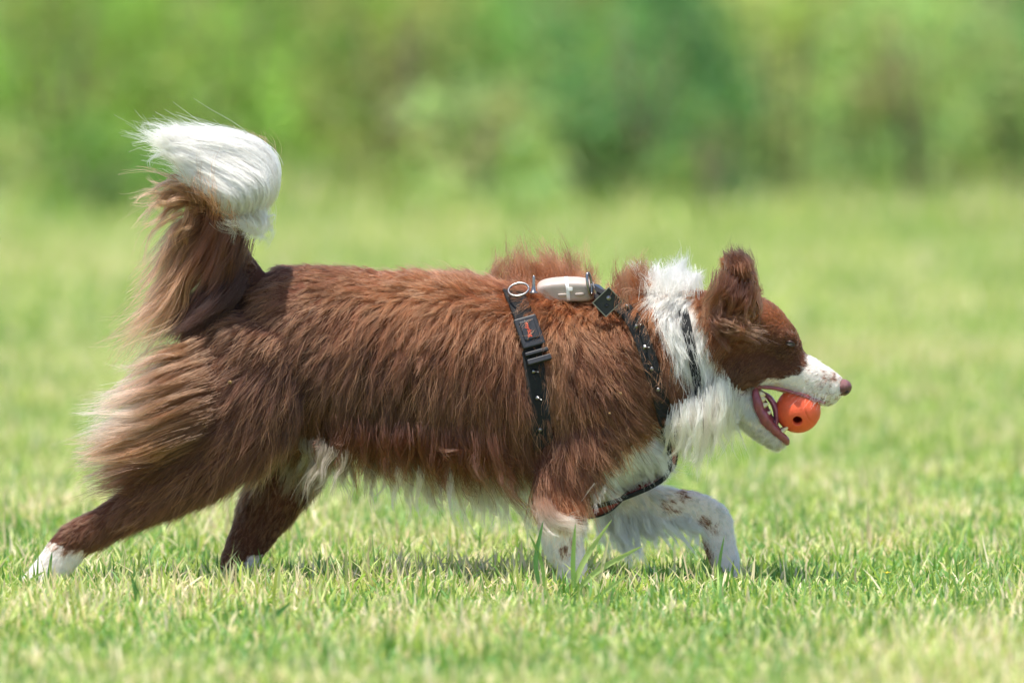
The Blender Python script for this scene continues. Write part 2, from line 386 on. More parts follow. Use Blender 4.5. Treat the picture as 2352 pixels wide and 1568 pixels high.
# toes
for (x, y, Y, r) in [(62, 1345, -.092, 14), (66, 1345, -.072, 14), (76, 1346, -.056, 13), (1352, 1352, -.1, 13), (1356, 1352, -.085, 13), (1340, 1352, -.112, 12), (582, 1302, .042, 14), (588, 1318, .042, 15), (586, 1330, .055, 16), (592, 1338, .078, 14),
                     (1688, 1330, .075, 14), (1690, 1330, .092, 14), (1678, 1334, .066, 12)]:
    add([(x - 6, y, Y, r, r), (x + 8, y + 2, Y, r * .9, r * .9)])
def build_body():
    V, F, o = [], [], 0
    for v, f in LOFTS:
        V.append(v); F += [tuple(i + o for i in t) for t in f]; o += len(v)
    me = bpy.data.meshes.new('dog'); me.from_pydata([tuple(v) for v in np.concatenate(V)], [], F)
    ob = bpy.data.objects.new('tmp', me); C.objects.link(ob)
    r = ob.modifiers.new('r', 'REMESH'); r.mode = 'VOXEL'; r.voxel_size = 0.0034
    s_ = ob.modifiers.new('s', 'SMOOTH'); s_.factor = 0.5; s_.iterations = 9
    dg = bpy.context.evaluated_depsgraph_get(); out = bpy.data.meshes.new_from_object(ob.evaluated_get(dg))
    bpy.data.objects.remove(ob)
    out.name = 'dog'; out.polygons.foreach_set('use_smooth', np.ones(len(out.polygons), bool))
    d = bpy.data.objects.new('dog', out); C.objects.link(d)
    return d
dog = build_body()
tag(dog, 'brown and white long-haired dog trotting right with an orange ball in its mouth', 'dog')
me = dog.data
nV = len(me.vertices); BV = np.empty(nV * 3, np.float32); me.vertices.foreach_get('co', BV); BV = BV.reshape(-1, 3).astype(float)
me.calc_loop_triangles(); nT = len(me.loop_triangles); BT = np.empty(nT * 3, np.int32); me.loop_triangles.foreach_get('vertices', BT); BT = BT.reshape(-1, 3)
BVH = BVHTree.FromPolygons([tuple(v) for v in BV], [tuple(t) for t in BT.tolist()])
def surf(px, py, off=0.0, default=-0.1):
    """point on the near flank seen at that pixel, lifted by off metres"""
    d = W(px, py, 0.0) - CAM; d = d / np.linalg.norm(d)
    h = BVH.ray_cast(Vector(CAM), Vector(d))
    if h[0] is None: return W(px, py, default)
    return np.array(h[0]) + np.array(h[1]) * off

# ------------------------------------------------------------------ coat pattern
BROWN = lin(104, 60, 42); RUFUS = lin(152, 86, 48); DARK = lin(62, 37, 30); TAN = lin(196, 134, 86); BLONDE = lin(230, 194, 160); WHITE = lin(247, 242, 234); CREAM = lin(240, 230, 210); GREYW = lin(168, 150, 130)
W_NECK = [(1480, 560), (1622, 560), (1602, 660), (1606, 720), (1634, 790), (1660, 850), (1682, 888), (1706, 904), (1730, 886), (1765, 876), (1810, 1060), (1700, 1100), (1540, 1110), (1545, 985), (1580, 972), (1594, 930), (1586, 866), (1556, 828), (1530, 785), (1512, 730), (1498, 660)]
W_MUZ = [(1852, 795), (1860, 835), (1838, 857), (1807, 868), (1761, 876), (1726, 890), (1740, 1060), (1990, 1060), (1990, 800)]
W_CHEST = [(1545, 955), (1500, 975), (1455, 1015), (1398, 1062), (1352, 1112), (1345, 1170), (1470, 1180), (1580, 1120)]
W_FORE = [(1215, 1172), (1250, 1180), (1290, 1192), (1330, 1172), (1352, 1130), (1380, 1400), (1215, 1400)]
W_HIND = [(20, 1230), (128, 1246), (150, 1262), (196, 1268), (250, 1252), (290, 1262), (180, 1420), (20, 1420)]
W_INNER = [(620, 1030), (770, 1030), (748, 1100), (705, 1150), (675, 1110), (635, 1085)]
SPOTS = [(1560, 1150, 11), (1598, 1137, 8), (1520, 1165, 11), (1614, 1210, 13), (1644, 1222, 8), (1628, 1285, 13), (1632, 1300, 12), (1655, 1325, 12), (1300, 1255, 12), (1310, 1235, 7), (1345, 1200, 5), (1920, 874, 6), (1918, 862, 4), (1880, 905, 2.5), (1895, 888, 2), (1870, 893, 2), (1905, 905, 2.5), (1885, 862, 2), (1900, 866, 2), (1862, 902, 2.5), (1895, 912, 2), (110, 1330, 6)]
def coat(P, N, spots=True):
    px, py = PX(P); Y = P[:, 1]
    nz = vnoise(P, 55, 3) * 7 + vnoise(P, 160, 9) * 4
    qx, qy = px + nz, py + vnoise(P, 60, 21) * 8
    col = np.repeat(BROWN[None], len(P), 0).copy()
    up = np.clip(N[:, 2] * 1.3 + 0.1, 0, 1)[:, None]
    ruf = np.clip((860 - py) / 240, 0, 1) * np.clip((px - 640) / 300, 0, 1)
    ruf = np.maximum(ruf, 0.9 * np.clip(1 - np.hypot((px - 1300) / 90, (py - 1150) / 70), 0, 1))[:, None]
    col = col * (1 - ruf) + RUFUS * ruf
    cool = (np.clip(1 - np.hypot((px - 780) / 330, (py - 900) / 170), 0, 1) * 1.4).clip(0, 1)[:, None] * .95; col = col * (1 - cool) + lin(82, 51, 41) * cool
    strk = np.clip(1 - np.abs(px - 1272 - (py - 850) * .08) / 32, 0, 1) * np.clip((py - 740) / 60, 0, 1) * np.clip((1010 - py) / 120, 0, 1); col = col * (1 - .6 * strk[:, None]) + lin(164, 112, 74) * .6 * strk[:, None]
    # rump and tail root painted with the tail's shadow; darkest chocolate round the eye
    dk = np.clip(1 - np.hypot((px - 500) / 150, (py - 690) / 120), 0, 1) + 0.6 * np.clip(1 - np.hypot((px - 1790) / 75, (py - 810) / 70), 0, 1) + 0.5 * np.clip(1 - np.hypot((px - 1690) / 70, (py - 850) / 60), 0, 1)
    dk = np.clip(dk * 1.3, 0, 1)[:, None]; col = col * (1 - dk) + DARK * dk
    rf = np.clip(1 - np.hypot((px - 1800) / 60, (py - 715) / 45), 0, 1)[:, None]; col = col * (1 - rf) + RUFUS * 1.1 * rf
    bl = np.clip(1.5 * (1 - np.hypot((px - 385) / 120, (py - 885 - (px - 385) * -.35) / 120)), 0, 1) * np.clip(.75 + .5 * vnoise(P * np.array([1, 1, 2.2]), 60, 35), 0, 1) * (np.abs(Y) > .01)
    col = col * (1 - bl[:, None]) + BLONDE * .85 * bl[:, None]
    patch = 1 + 0.18 * vnoise(P, 14, 31) + 0.12 * vnoise(P, 50, 33); col = col * patch[:, None]
    def put(mask, c):
        col[mask] = c
    leg = (py > 1100)
    put(inpoly(qx, qy, W_NECK), WHITE); put(inpoly(qx, qy, W_MUZ), WHITE)
    put(inpoly(qx, qy, W_CHEST) & (Y < 0.07), WHITE)
    put(inpoly(qx, qy, W_FORE), WHITE)
    put((px > 1345) & (Y > 0.04) & (py > 1060), WHITE)
    put(inpoly(qx, qy, W_HIND), WHITE)
    put(inpoly(qx, qy, W_INNER) & (Y > -0.02) & (N[:, 1] < 0.5), GREYW)
    put((px > 562) & (px < 640) & (py > 1288) & (Y > 0), WHITE)
    put((N[:, 2] < -0.72) & (px > 800) & (px < 1330) & (py > 950) & (py < 1200), CREAM)
    put((np.abs(Y) < 0.05) & (px > 1340) & (py > 1060) & (N[:, 2] < -0.3), WHITE)
    chin = np.clip((py - 950) / 50, 0, 1) * ((px > 1690) & (py < 1045) & (px < 1830)) * np.clip(.55 + .8 * vnoise(P, 260, 91), 0, 1)
    col[:] = col * (1 - .7 * chin[:, None]) + lin(176, 150, 132) * .7 * chin[:, None]
    if spots:
        fr = (vnoise(P, 330, 93) > .6 - .3 * np.clip((px - 1860) / 70, 0, 1)) & (px > 1858) & (py > 838 + (px - 1858) * .4) & (py < 940)
        col[fr] = lin(150, 104, 84)
    if spots:
        for pg in ([(1604, 1186), (1626, 1190), (1640, 1226), (1622, 1232), (1606, 1212)], [(1612, 1245), (1634, 1248), (1656, 1340), (1628, 1340)], [(1505, 1150), (1545, 1158), (1552, 1180), (1520, 1178)], [(1580, 1128), (1618, 1136), (1612, 1150), (1575, 1142)]):
            put(inpoly(px + nz * 1.4, py + nz * 1.2, pg) & (Y > .03) & (vnoise(P, 240, 95) > -.35), BROWN * 1.25)
    for (x, y, r) in SPOTS if spots else ():
        d = np.hypot(px + nz * .5 - x, (py + nz * .4 - y)) * (1 + .35 * vnoise(P, 300, 77)); side = (Y > 0.03) if 1500 < x < 1700 else (Y < 0.2)
        put((d < (r + 3 if 1200 < x < 1700 else r)) & side, BROWN * 1.15)
    put(inpoly(qx, qy, [(455, 400), (560, 505), (680, 540), (680, 260), (300, 260), (330, 350)]), WHITE)
    return col
BN = np.zeros_like(BV); e1 = BV[BT[:, 1]] - BV[BT[:, 0]]; e2 = BV[BT[:, 2]] - BV[BT[:, 0]]; fn = np.cross(e1, e2); TA = np.linalg.norm(fn, axis=1) / 2
for k in range(3): np.add.at(BN, BT[:, k], fn)
BN = norm(BN)
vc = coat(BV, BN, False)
a = me.color_attributes.new('col', 'FLOAT_COLOR', 'POINT'); cc = np.ones((nV, 4), np.float32); cc[:, :3] = np.where(vc.sum(1, keepdims=True) > 1.2, lin(232, 216, 206), vc * 0.6); a.data.foreach_set('color', cc.ravel())  # skin under brown coat darkened to deepen the shade between hair clumps
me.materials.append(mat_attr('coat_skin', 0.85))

# ------------------------------------------------------------------ hair
HAIR = mat_hair('coat_hair', 0.34, 0.5)
KP = 7
TT = np.linspace(0, 1, KP)
def hair_object(name, batches, parent, mat=HAIR):
    P = np.concatenate([b[0] for b in batches]); R = np.concatenate([b[1] for b in batches]); K = np.concatenate([b[2] for b in batches])
    n = len(P); hc = bpy.data.hair_curves.new(name); hc.add_curves([KP] * n)
    hc.attributes['position'].data.foreach_set('vector', P.astype(np.float32).ravel())
    ra = hc.attributes.get('radius') or hc.attributes.new('radius', 'FLOAT', 'POINT'); ra.data.foreach_set('value', R.astype(np.float32).ravel())
    ca = hc.attributes.new('col', 'FLOAT_COLOR', 'POINT'); c = np.ones((n, KP, 4), np.float32); c[..., :3] = K; ca.data.foreach_set('color', c.ravel())
    hc.materials.append(mat)
    o = bpy.data.objects.new(name, hc); return link(o, parent)
def radii(n, r0, r1, var=0.3):
    return (r0 + (r1 - r0) * TT[None] ** 1.3) * RNG.uniform(1 - var, 1 + var, (n, 1))

# control points of the lie of the coat: px, py, dx, dy (image sense), length px, lift, clump radius mm
FLOW = [
 (590, 612, -1, .2, 30, .25), (680, 615, -1, .15, 30, .25), (760, 615, -1, .1, 34, .35), (870, 635, -.9, .0, 42, .55), (1000, 645, -.5, -.3, 48, .8), (1090, 650, -.3, -.4, 55, .9), (1160, 680, -.9, -.1, 45, .5),
 (640, 700, -.8, .6, 45, .2), (560, 760, -.8, .6, 60, .2), (700, 780, -.65, .75, 55, .2), (820, 740, -.5, .8, 55, .28), (960, 740, -.4, .8, 50, .4), (1080, 730, -.3, .8, 48, .5), (1160, 780, -.1, 1, 50, .4),
 (560, 880, -.75, .7, 85, .2), (480, 900, -.9, .5, 95, .22), (420, 960, -.9, .5, 95, .22), (500, 1000, -.7, .75, 85, .2), (430, 1080, -.75, .7, 70, .2), (340, 1140, -.8, .55, 50, .22), (260, 1190, -.8, .55, 36, .25), (180, 1240, -.7, .6, 22, .25), (120, 1310, -.6, .7, 18, .25),
 (640, 900, -.5, .9, 75, .18), (620, 1000, -.45, .9, 80, .2), (540, 1070, -.5, .85, 60, .2), (760, 880, -.3, 1, 75, .18), (860, 850, -.2, 1, 75, .2), (980, 850, -.12, 1, 75, .22), (1100, 860, -.05, 1, 75, .25),
 (780, 980, -.3, 1, 90, .2), (900, 980, -.15, 1, 95, .22), (1020, 1000, -.05, 1, 105, .22), (1140, 990, .25, 1, 105, .25), (1190, 900, .2, 1, 80, .25), (1200, 1060, .35, 1, 110, .25),
 (1250, 720, -.3, .5, 42, .6), (1330, 700, -.1, .3, 44, .8), (1400, 730, .2, .6, 40, .5), (1290, 780, -.05, 1, 50, .4), (1360, 790, .3, .9, 48, .35), (1440, 800, .75, .6, 50, .3), (1280, 900, .05, 1, 70, .25), (1360, 900, .35, .9, 70, .25), (1450, 900, .8, .55, 62, .3),
 (1300, 1000, .2, 1, 80, .2), (1390, 990, .5, .85, 62, .2), (1470, 960, .8, .6, 48, .25), (1300, 1080, .35, .9, 70, .2), (1370, 1060, .55, .8, 55, .2), (1290, 1150, .25, .95, 45, .25), (1450, 1060, .6, .75, 60, .3), (1490, 1090, .5, .8, 55, .3),
 (1290, 1210, .1, 1, 22, .25), (1310, 1300, .05, 1, 14, .2),
 (1440, 680, -.3, .9, 50, .5), (1480, 760, .0, 1, 52, .4), (1510, 850, .1, 1, 60, .35), (1560, 900, .0, 1, 65, .35), (1540, 660, -.3, .9, 42, .55), (1560, 760, -.05, 1, 55, .4), (1610, 840, -.1, 1, 60, .35), (1640, 920, -.2, 1, 65, .35), (1590, 950, -.1, 1, 75, .3),
 (1630, 690, -.5, .8, 40, .4), (1640, 780, -.3, .95, 42, .35), (1690, 860, -.3, .9, 19, .25), (1720, 800, -.8, .5, 16, .22), (1770, 740, -.9, -.1, 14, .25), (1800, 760, -.85, .1, 9, .2), (1790, 830, -.9, .25, 10, .18), (1740, 870, -.85, .35, 14, .2), (1830, 850, -1, .15, 11, .25), (1890, 870, -.95, .2, 8, .3), (1925, 885, -.9, .2, 5, .25), (1870, 905, -.9, .4, 9, .3),
 (1720, 950, -.4, .8, 18, .35), (1770, 1000, -.5, .8, 16, .5), (1690, 920, -.4, .9, 34, .3),
 (1690, 660, -.3, -.7, 16, .3), (1700, 600, -.3, -.8, 15, .4), (1680, 720, -.3, .6, 34, .45),
 (640, 1130, -.4, .9, 30, .22), (580, 1230, -.4, .9, 20, .2), (545, 1310, -.3, .9, 12, .2), (700, 1060, -.1, 1, 45, .25),
 (1450, 1160, .6, .55, 34, .22), (1540, 1165, .8, .4, 24, .22), (1620, 1180, .6, .7, 17, .25), (1660, 1260, .25, 1, 14, .25), (1672, 1320, .2, 1, 13, .25),
 (530, 640, -.3, -.8, 40, .3), (490, 540, -.2, -.9, 40, .3), (480, 470, .2, -.9, 30, .35), (560, 420, .5, .1, 20, .3), (480, 690, -.6, .7, 40, .3)]
FL = np.array(FLOW)
def flow(px, py):
    d2 = (px[:, None] - FL[None, :, 0]) ** 2 + (py[:, None] - FL[None, :, 1]) ** 2
    w = 1 / (d2 + 250) ** 2; w /= w.sum(1, keepdims=True)
    return w @ FL[:, 2:6]
GIRTH = [(1178, 676), (1200, 725), (1216, 775), (1226, 840), (1236, 910), (1244, 980), (1252, 1040), (1262, 1095)]
NECKS = [(1368, 664), (1400, 690), (1440, 716), (1463, 752), (1480, 795), (1496, 845), (1511, 900), (1523, 950), (1532, 1000)]
COLLAR = [(1566, 705), (1578, 760), (1592, 830), (1604, 900), (1612, 965)]

def fur(ncl, per, seed, select=None):
    rg = np.random.default_rng(seed)
    tri_c = BV[BT].mean(1); tn = norm(fn)
    wgt = TA.copy()
    tpx, tpy = PX(tri_c)
    fl = flow(tpx, tpy)
    wgt *= np.clip(55 / fl[:, 2], 0.7, 8.0)                # short coat needs more roots
    wgt *= np.where(tn[:, 1] > 0.45, 0.3, 1.0)             # far flank: sparser
    wgt[(dist_polyline(tpx, tpy, GIRTH[:-1]) < 15) & (tpy < 1045)] = 0
    wgt[(dist_polyline(tpx, tpy, NECKS) < 10)] = 0
    cd_ = dist_polyline(tpx, tpy, COLLAR); wgt[cd_ < 9] *= 0.3
    wgt[(np.hypot(tpx - 1948, tpy - 893) < 17)] = 0
    wgt[(np.hypot((tpx - 1818) / 15, (tpy - 790) / 9) < 1)] = 0
    if select is not None: wgt = wgt * select(tri_c, tn, tpx, tpy)
    cdf = np.cumsum(wgt); cdf /= cdf[-1]
    ti = np.searchsorted(cdf, rg.random(ncl))
    u = rg.random((ncl, 2)); flip = u.sum(1) > 1; u[flip] = 1 - u[flip]
    A, B_, C_ = BV[BT[ti, 0]], BV[BT[ti, 1]], BV[BT[ti, 2]]
    root = A + (B_ - A) * u[:, :1] + (C_ - A) * u[:, 1:]
    N = norm(BN[BT[ti, 0]] * (1 - u.sum(1, keepdims=True)) + BN[BT[ti, 1]] * u[:, :1] + BN[BT[ti, 2]] * u[:, 1:])
    px, py = PX(root); f = flow(px, py)
    F3 = np.stack([f[:, 0], np.zeros(ncl), -f[:, 1]], -1); F3 = norm(F3)
    F3 = F3 + vnoise3(root, 12, 40 + seed) * 0.26 + vnoise3(root, 45, 50 + seed) * 0.17 + rg.normal(0, 0.10, (ncl, 3))
    T = norm(F3 - (F3 * N).sum(1, keepdims=True) * N)
    L = f[:, 2] * S * rg.uniform(0.7, 1.35, ncl) * (1 + 0.25 * vnoise(root, 25, 61))
    lift = np.clip(f[:, 3] * 0.8 + rg.normal(0, 0.07, ncl) + 0.08 * vnoise(root, 40, 71), 0.05, 1.2)
    # near a strap the coat is pressed down and shorter on its edge
    ds = np.minimum(dist_polyline(px, py, GIRTH[:-1]) - 15, dist_polyline(px, py, NECKS) - 17); L *= np.clip(0.62 + ds / 60, 0.55, 1); lift = lift + 0.45 * np.exp(-np.clip(ds, 0, None) / 14)
    # clump spine
    pts = np.empty((ncl, KP, 3)); p = root - N * np.minimum(0.002, L * 0.12)[:, None]; pts[:, 0] = p
    step = (L / (KP - 1))[:, None]; bend = rg.normal(0, 0.25, (ncl, 3)) + vnoise3(root, 30, 81) * 0.3
    longness = np.clip(f[:, 2] / 70, 0, 1.3)
    for k in range(1, KP):
        t = k / (KP - 1)
        d = T * 1.0 + N * (lift * (1.25 - 1.1 * t))[:, None] + bend * t * 0.55 + np.array([0, 0, -1.0]) * (0.35 * t * longness * np.clip(1.1 - lift, 0, 1))[:, None]
        p = p + norm(d) * step; pts[:, k] = p
    # strands
    n = ncl * per
    idx = np.repeat(np.arange(ncl), per)
    rc = ((0.0016 + 0.0034 * np.clip(f[:, 2] / 80, 0.05, 1.2)) * rg.lognormal(0, 0.45, ncl))[idx]
    Bn = np.cross(N, T)
    off = (T[idx] * (rg.normal(0, 1, n) * rc * 1.3)[:, None] + Bn[idx] * (rg.normal(0, 1, n) * rc)[:, None])
    conv = np.clip(rg.normal(0.6, 0.15, n) + 0.2 * rg.normal(size=ncl)[idx], 0, 1)[:, None]
    sl_ = rg.uniform(0.6, 1.12, n)[:, None, None]
    P = pts[idx][:, :1] + (pts[idx] - pts[idx][:, :1]) * sl_
    P = P + off[:, None, :] * (1 - conv[:, None] * TT[None, :, None] ** 0.9)
    Ls = (L[idx])[:, None, None]
    stray = (rg.random(n) < 0.05)[:, None, None]
    P = P + rg.normal(0, 1, (n, 1, 3)) * Ls * (TT ** 1.6)[None, :, None] * np.where(stray, 0.16, 0.045)
    ph = rg.uniform(0, 6.28, (n, 1, 3)); wav = np.sin(ph + TT[None, :, None] * rg.uniform(3, 9, (n, 1, 1))) * (TT ** 1.2)[None, :, None]
    P = P + wav * Ls * 0.022
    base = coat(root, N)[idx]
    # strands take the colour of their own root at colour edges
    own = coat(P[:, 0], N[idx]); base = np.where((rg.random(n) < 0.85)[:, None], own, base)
    lum = base.sum(1) > 1.2
    v = np.clip(rg.normal(1.0, 0.24, n), 0.5, 1.7)[:, None] * (1 + 0.26 * rg.normal(size=(ncl, 1)))[idx]
    v = np.where(lum[:, None], np.clip(v, 0.84, 1.04), v)
    K = base * np.clip(v, 0.4, 1.9)
    tip = np.where(lum[:, None], K, K * 0.55 + TAN * 0.42 * np.clip(v, .6, 1.5))
    tipw = np.where(lum, 0.1, rg.beta(1.5, 1.8, n))[:, None, None] * (TT ** 1.8)[None, :, None]
    K = K[:, None] * (1 - tipw) + tip[:, None] * tipw
    K = np.where(stray & ~lum[:, None, None], K * 0.6 + TAN * 0.4, K)
    K = np.clip(K, 0.005, 0.93)
    short = np.clip(f[:, 2][idx] / 40, 0.72, 1)[:, None]
    R = radii(n, 0.00026, 0.00009) * short
    return P, R, K

def wisps(ncl, per, seed):
    P, R, K = fur(ncl, per, seed, BODYBOX)
    rg = np.random.default_rng(seed + 50); n = len(P)
    px, py = PX(P[:, 0]); keep = (flow(px, py)[:, 2] > 42)
    lum = K[:, 0].sum(1) > 1.2
    P = P[:, :1] + (P - P[:, :1]) * rg.uniform(1.15, 1.6, (n, 1, 1))
    P = P + np.sin(rg.uniform(0, 6.28, (n, 1, 3)) + TT[None, :, None] * rg.uniform(4, 9, (n, 1, 1))) * TT[None, :, None] * 0.0035
    c = K * .45 + np.where(lum[:, None, None], K * .55, (TAN * .8 + .03)[None, None]) 
    return P[keep], (R * .85)[keep], c[keep]
HEADBOX = lambda c, nrm, px, py: ((px > 1625) & (py < 1045) & ~((px < 1660) & (py > 900))).astype(float)
BODYBOX = lambda c, nrm, px, py: 1 - HEADBOX(c, nrm, px, py)
hair_object('body_coat', [fur(14500, 22, 1, BODYBOX), wisps(2600, 6, 3)], dog)
hair_object('head_coat', [fur(11000, 12, 2, HEADBOX)], dog)

def sheet(guides, n, cols, ncl=120, rc=0.006, yj=0.012, jit=0.008, conv=0.6, seed=0, r=(0.00022, 0.00007), trange=(0.0, 0.25, 0.75, 1.1), wave=0.01, strays=0.06, colmix=0.15, tipgain=0.0):
    """long hair lofted between guide locks; guides: lists of (px, py, Y); cols: (root, tip) for each guide"""
    rg = np.random.default_rng(seed)
    Gd = np.stack([catmull(W(*np.array(g, float).T), 24) for g in guides])      # m,24,3
    m = len(guides)
    uc = rg.uniform(0, m - 1, ncl)
    def across(u):
        i = np.clip(np.floor(u).astype(int), 0, m - 2); q = (u - i)
        q = q[:, None, None]
        return Gd[i] * (1 - q) + Gd[i + 1] * q, i, q[:, 0, 0]
    spine, ci, cq = across(uc)
    tt = np.linspace(0, 1, 24)[None, :, None]
    yoff = rg.normal(0, yj, (ncl, 1, 1))
    spine = spine + np.array([0, 1.0, 0]) * yoff + rg.normal(0, jit, (ncl, 1, 3)) * (0.5 + tt) + rg.normal(0, jit * 1.4, (ncl, 1, 3)) * tt ** 2
    cw = np.sin(rg.uniform(0, 6.28, (ncl, 1, 3)) + tt * rg.uniform(4, 10, (ncl, 1, 1))) * wave * tt ** 0.7; spine = spine + cw
    idx = rg.integers(0, ncl, n)
    t0 = rg.uniform(trange[0], trange[1], n); t1 = rg.uniform(trange[2], trange[3], n)
    ts = t0[:, None] + (t1 - t0)[:, None] * TT[None]                           # n,KP
    tc = np.clip(ts, 0, 1) * 23; i0 = np.clip(np.floor(tc).astype(int), 0, 22); q = (tc - i0)[..., None]
    sp = spine[idx]; ar = np.arange(n)[:, None]
    P = sp[ar, i0] * (1 - q) + sp[ar, i0 + 1] * q
    over = np.clip(ts - 1, 0, None)[..., None]; P = P + over * (sp[:, 23] - sp[:, 20])[:, None] * 7
    off = rg.normal(0, rc, (n, 1, 3)); cv = np.clip(rg.normal(conv, 0.2, (n, 1, 1)), 0, 1)
    P = P + off * (1 - cv * TT[None, :, None])
    Ls = np.linalg.norm(P[:, -1] - P[:, 0], axis=1)[:, None, None]
    st = (rg.random(n) < strays)[:, None, None]
    P = P + rg.normal(0, 1, (n, 1, 3)) * Ls * (TT ** 1.5)[None, :, None] * np.where(st, 0.14, 0.03)
    P = P + np.sin(rg.uniform(0, 6.28, (n, 1, 3)) + TT[None, :, None] * rg.uniform(4, 10, (n, 1, 1))) * TT[None, :, None] * Ls * 0.015
    cr = np.array([c[0] for c in cols]); ct = np.array([c[1] for c in cols])
    qi = np.clip(uc[idx] + rg.normal(0, 0.35, n), 0, m - 1); ii = np.clip(np.floor(qi).astype(int), 0, m - 2); qq = (qi - ii)[:, None]
    c0 = cr[ii] * (1 - qq) + cr[ii + 1] * qq; c1 = ct[ii] * (1 - qq) + ct[ii + 1] * qq
    v = np.clip(rg.normal(1, colmix, (n, 1)), 0.55, 1.5)
    q = np.clip(ts, 0, 1)[..., None]
    if tipgain:          # coat colour at the root, tan half way, pale tip
        q1 = np.clip(q / .55, 0, 1) ** 1.3; q2 = np.clip((q - .4) / .55, 0, 1)
        K = (c0[:, None] * (1 - q1) + (TAN * .75)[None, None] * q1) * (1 - q2) + c1[:, None] * q2
        K = K * v[:, None]
    else: K = (c0[:, None] * (1 - q) + c1[:, None] * q) * v[:, None]
    return P, radii(n, *r), np.clip(K, 0.005, 0.93)

# tail: white plume swept round the tip, tan feathering behind
wt = (WHITE, WHITE)
TAIL = [sheet([[(596, 478, -.02), (628, 440, -.035), (634, 392, -.045), (614, 346, -.045), (558, 320, -.045), (484, 311, -.045), (418, 306, -.04)],
               [(588, 490, -.03), (618, 450, -.055), (622, 402, -.065), (590, 360, -.065), (528, 336, -.06), (452, 324, -.055), (384, 308, -.05)],
               [(570, 498, -.04), (602, 464, -.07), (604, 416, -.085), (568, 384, -.08), (505, 357, -.07), (438, 340, -.06), (372, 308, -.055)],
               [(545, 502, -.045), (578, 474, -.08), (578, 436, -.095), (538, 408, -.09), (485, 382, -.075), (432, 357, -.065), (376, 328, -.06)],
               [(518, 500, -.045), (548, 478, -.08), (548, 450, -.095), (512, 427, -.09), (470, 403, -.075), (432, 380, -.065), (395, 355, -.06)],
               [(492, 492, -.04), (515, 480, -.07), (515, 462, -.085), (490, 443, -.08), (468, 427, -.07), (450, 414, -.065), (428, 398, -.06)]],
              13000, [wt] * 6, 170, .0032, .005, .003, .3, 101, (.00026, .00009), (0, .45, .7, 1.0), .003, .03, .05),
        sheet([[(520, 492, 0), (595, 475, .02), (622, 430, .025), (612, 375, .025), (565, 336, .02), (485, 316, .0), (420, 310, -.02)],
               [(500, 478, 0), (560, 440, .025), (592, 402, .03), (572, 362, .03), (518, 339, .025), (455, 329, .015), (405, 316, 0)],
               [(480, 452, 0), (520, 422, .025), (538, 394, .025), (500, 376, .025), (465, 362, .015), (438, 348, .01), (410, 330, 0)]],
              4500, [wt, wt, (WHITE, CREAM)], 80, .004, .007, .003, .4, 102, (.00030, .00010), (0, .45, .7, 1.0), .004, .03, .06),
        # loose tips flying left
        sheet([[(480, 335, -.05), (425, 320, -.05), (385, 308, -.05), (355, 292, -.05)], [(460, 350, -.06), (410, 340, -.06), (375, 328, -.06), (322, 318, -.06)], [(470, 395, -.07), (425, 370, -.07), (390, 356, -.07), (360, 342, -.07)]],
              800, [wt, wt, wt], 40, .003, .010, .006, .8, 103, (.00028, .00008), (0, .2, .6, 1.05), .008, .1, .03),
        # tan locks creeping up over the join
        sheet([[(455, 470, -.07), (448, 440, -.085), (440, 415, -.085), (425, 385, -.08)], [(480, 500, -.08), (478, 465, -.10), (476, 440, -.10), (470, 405, -.098)], [(505, 515, -.08), (508, 490, -.10), (500, 470, -.105), (492, 440, -.105)], [(545, 525, -.07), (550, 508, -.09), (545, 495, -.095), (535, 475, -.097)]],
              230, [(BROWN * 1.3, TAN * 1.1)] * 4, 50, .004, .006, .008, .7, 106, (.00024, .00007), (0, .4, .5, 1.1), .005, .1, .2),
        # under edge of the plume
        sheet([[(500, 500, -.07), (520, 515, -.07), (545, 522, -.07), (560, 525, -.07)], [(560, 495, -.07), (580, 510, -.07), (595, 515, -.065), (600, 530, -.06)], [(610, 460, -.06), (615, 490, -.06), (605, 515, -.06), (590, 540, -.055)]],
              900, [(CREAM, WHITE)] * 3, 30, .004, .01, .006, .5, 104, (.0002, .00007), (0, .3, .6, 1.1), .006, .1, .05),
        # russet wisps over the top of the plume
        sheet([[(600, 340, .02), (560, 315, .02), (520, 302, .02), (470, 305, .01)], [(620, 370, .0), (612, 345, 0), (598, 328, .0), (580, 314, .0)], [(630, 390, .0), (630, 352, 0), (620, 330, .0), (605, 310, .0)]],
              110, [(TAN * .8, TAN)] * 3, 18, .004, .01, .003, .5, 105, (.0002, .00006), (0, .3, .6, 1.1), .004, .1, .1)]
T1 = (lin(132, 78, 46), lin(226, 166, 118)); T2 = (BROWN, TAN * .95); T3 = (DARK, DARK * 1.2)
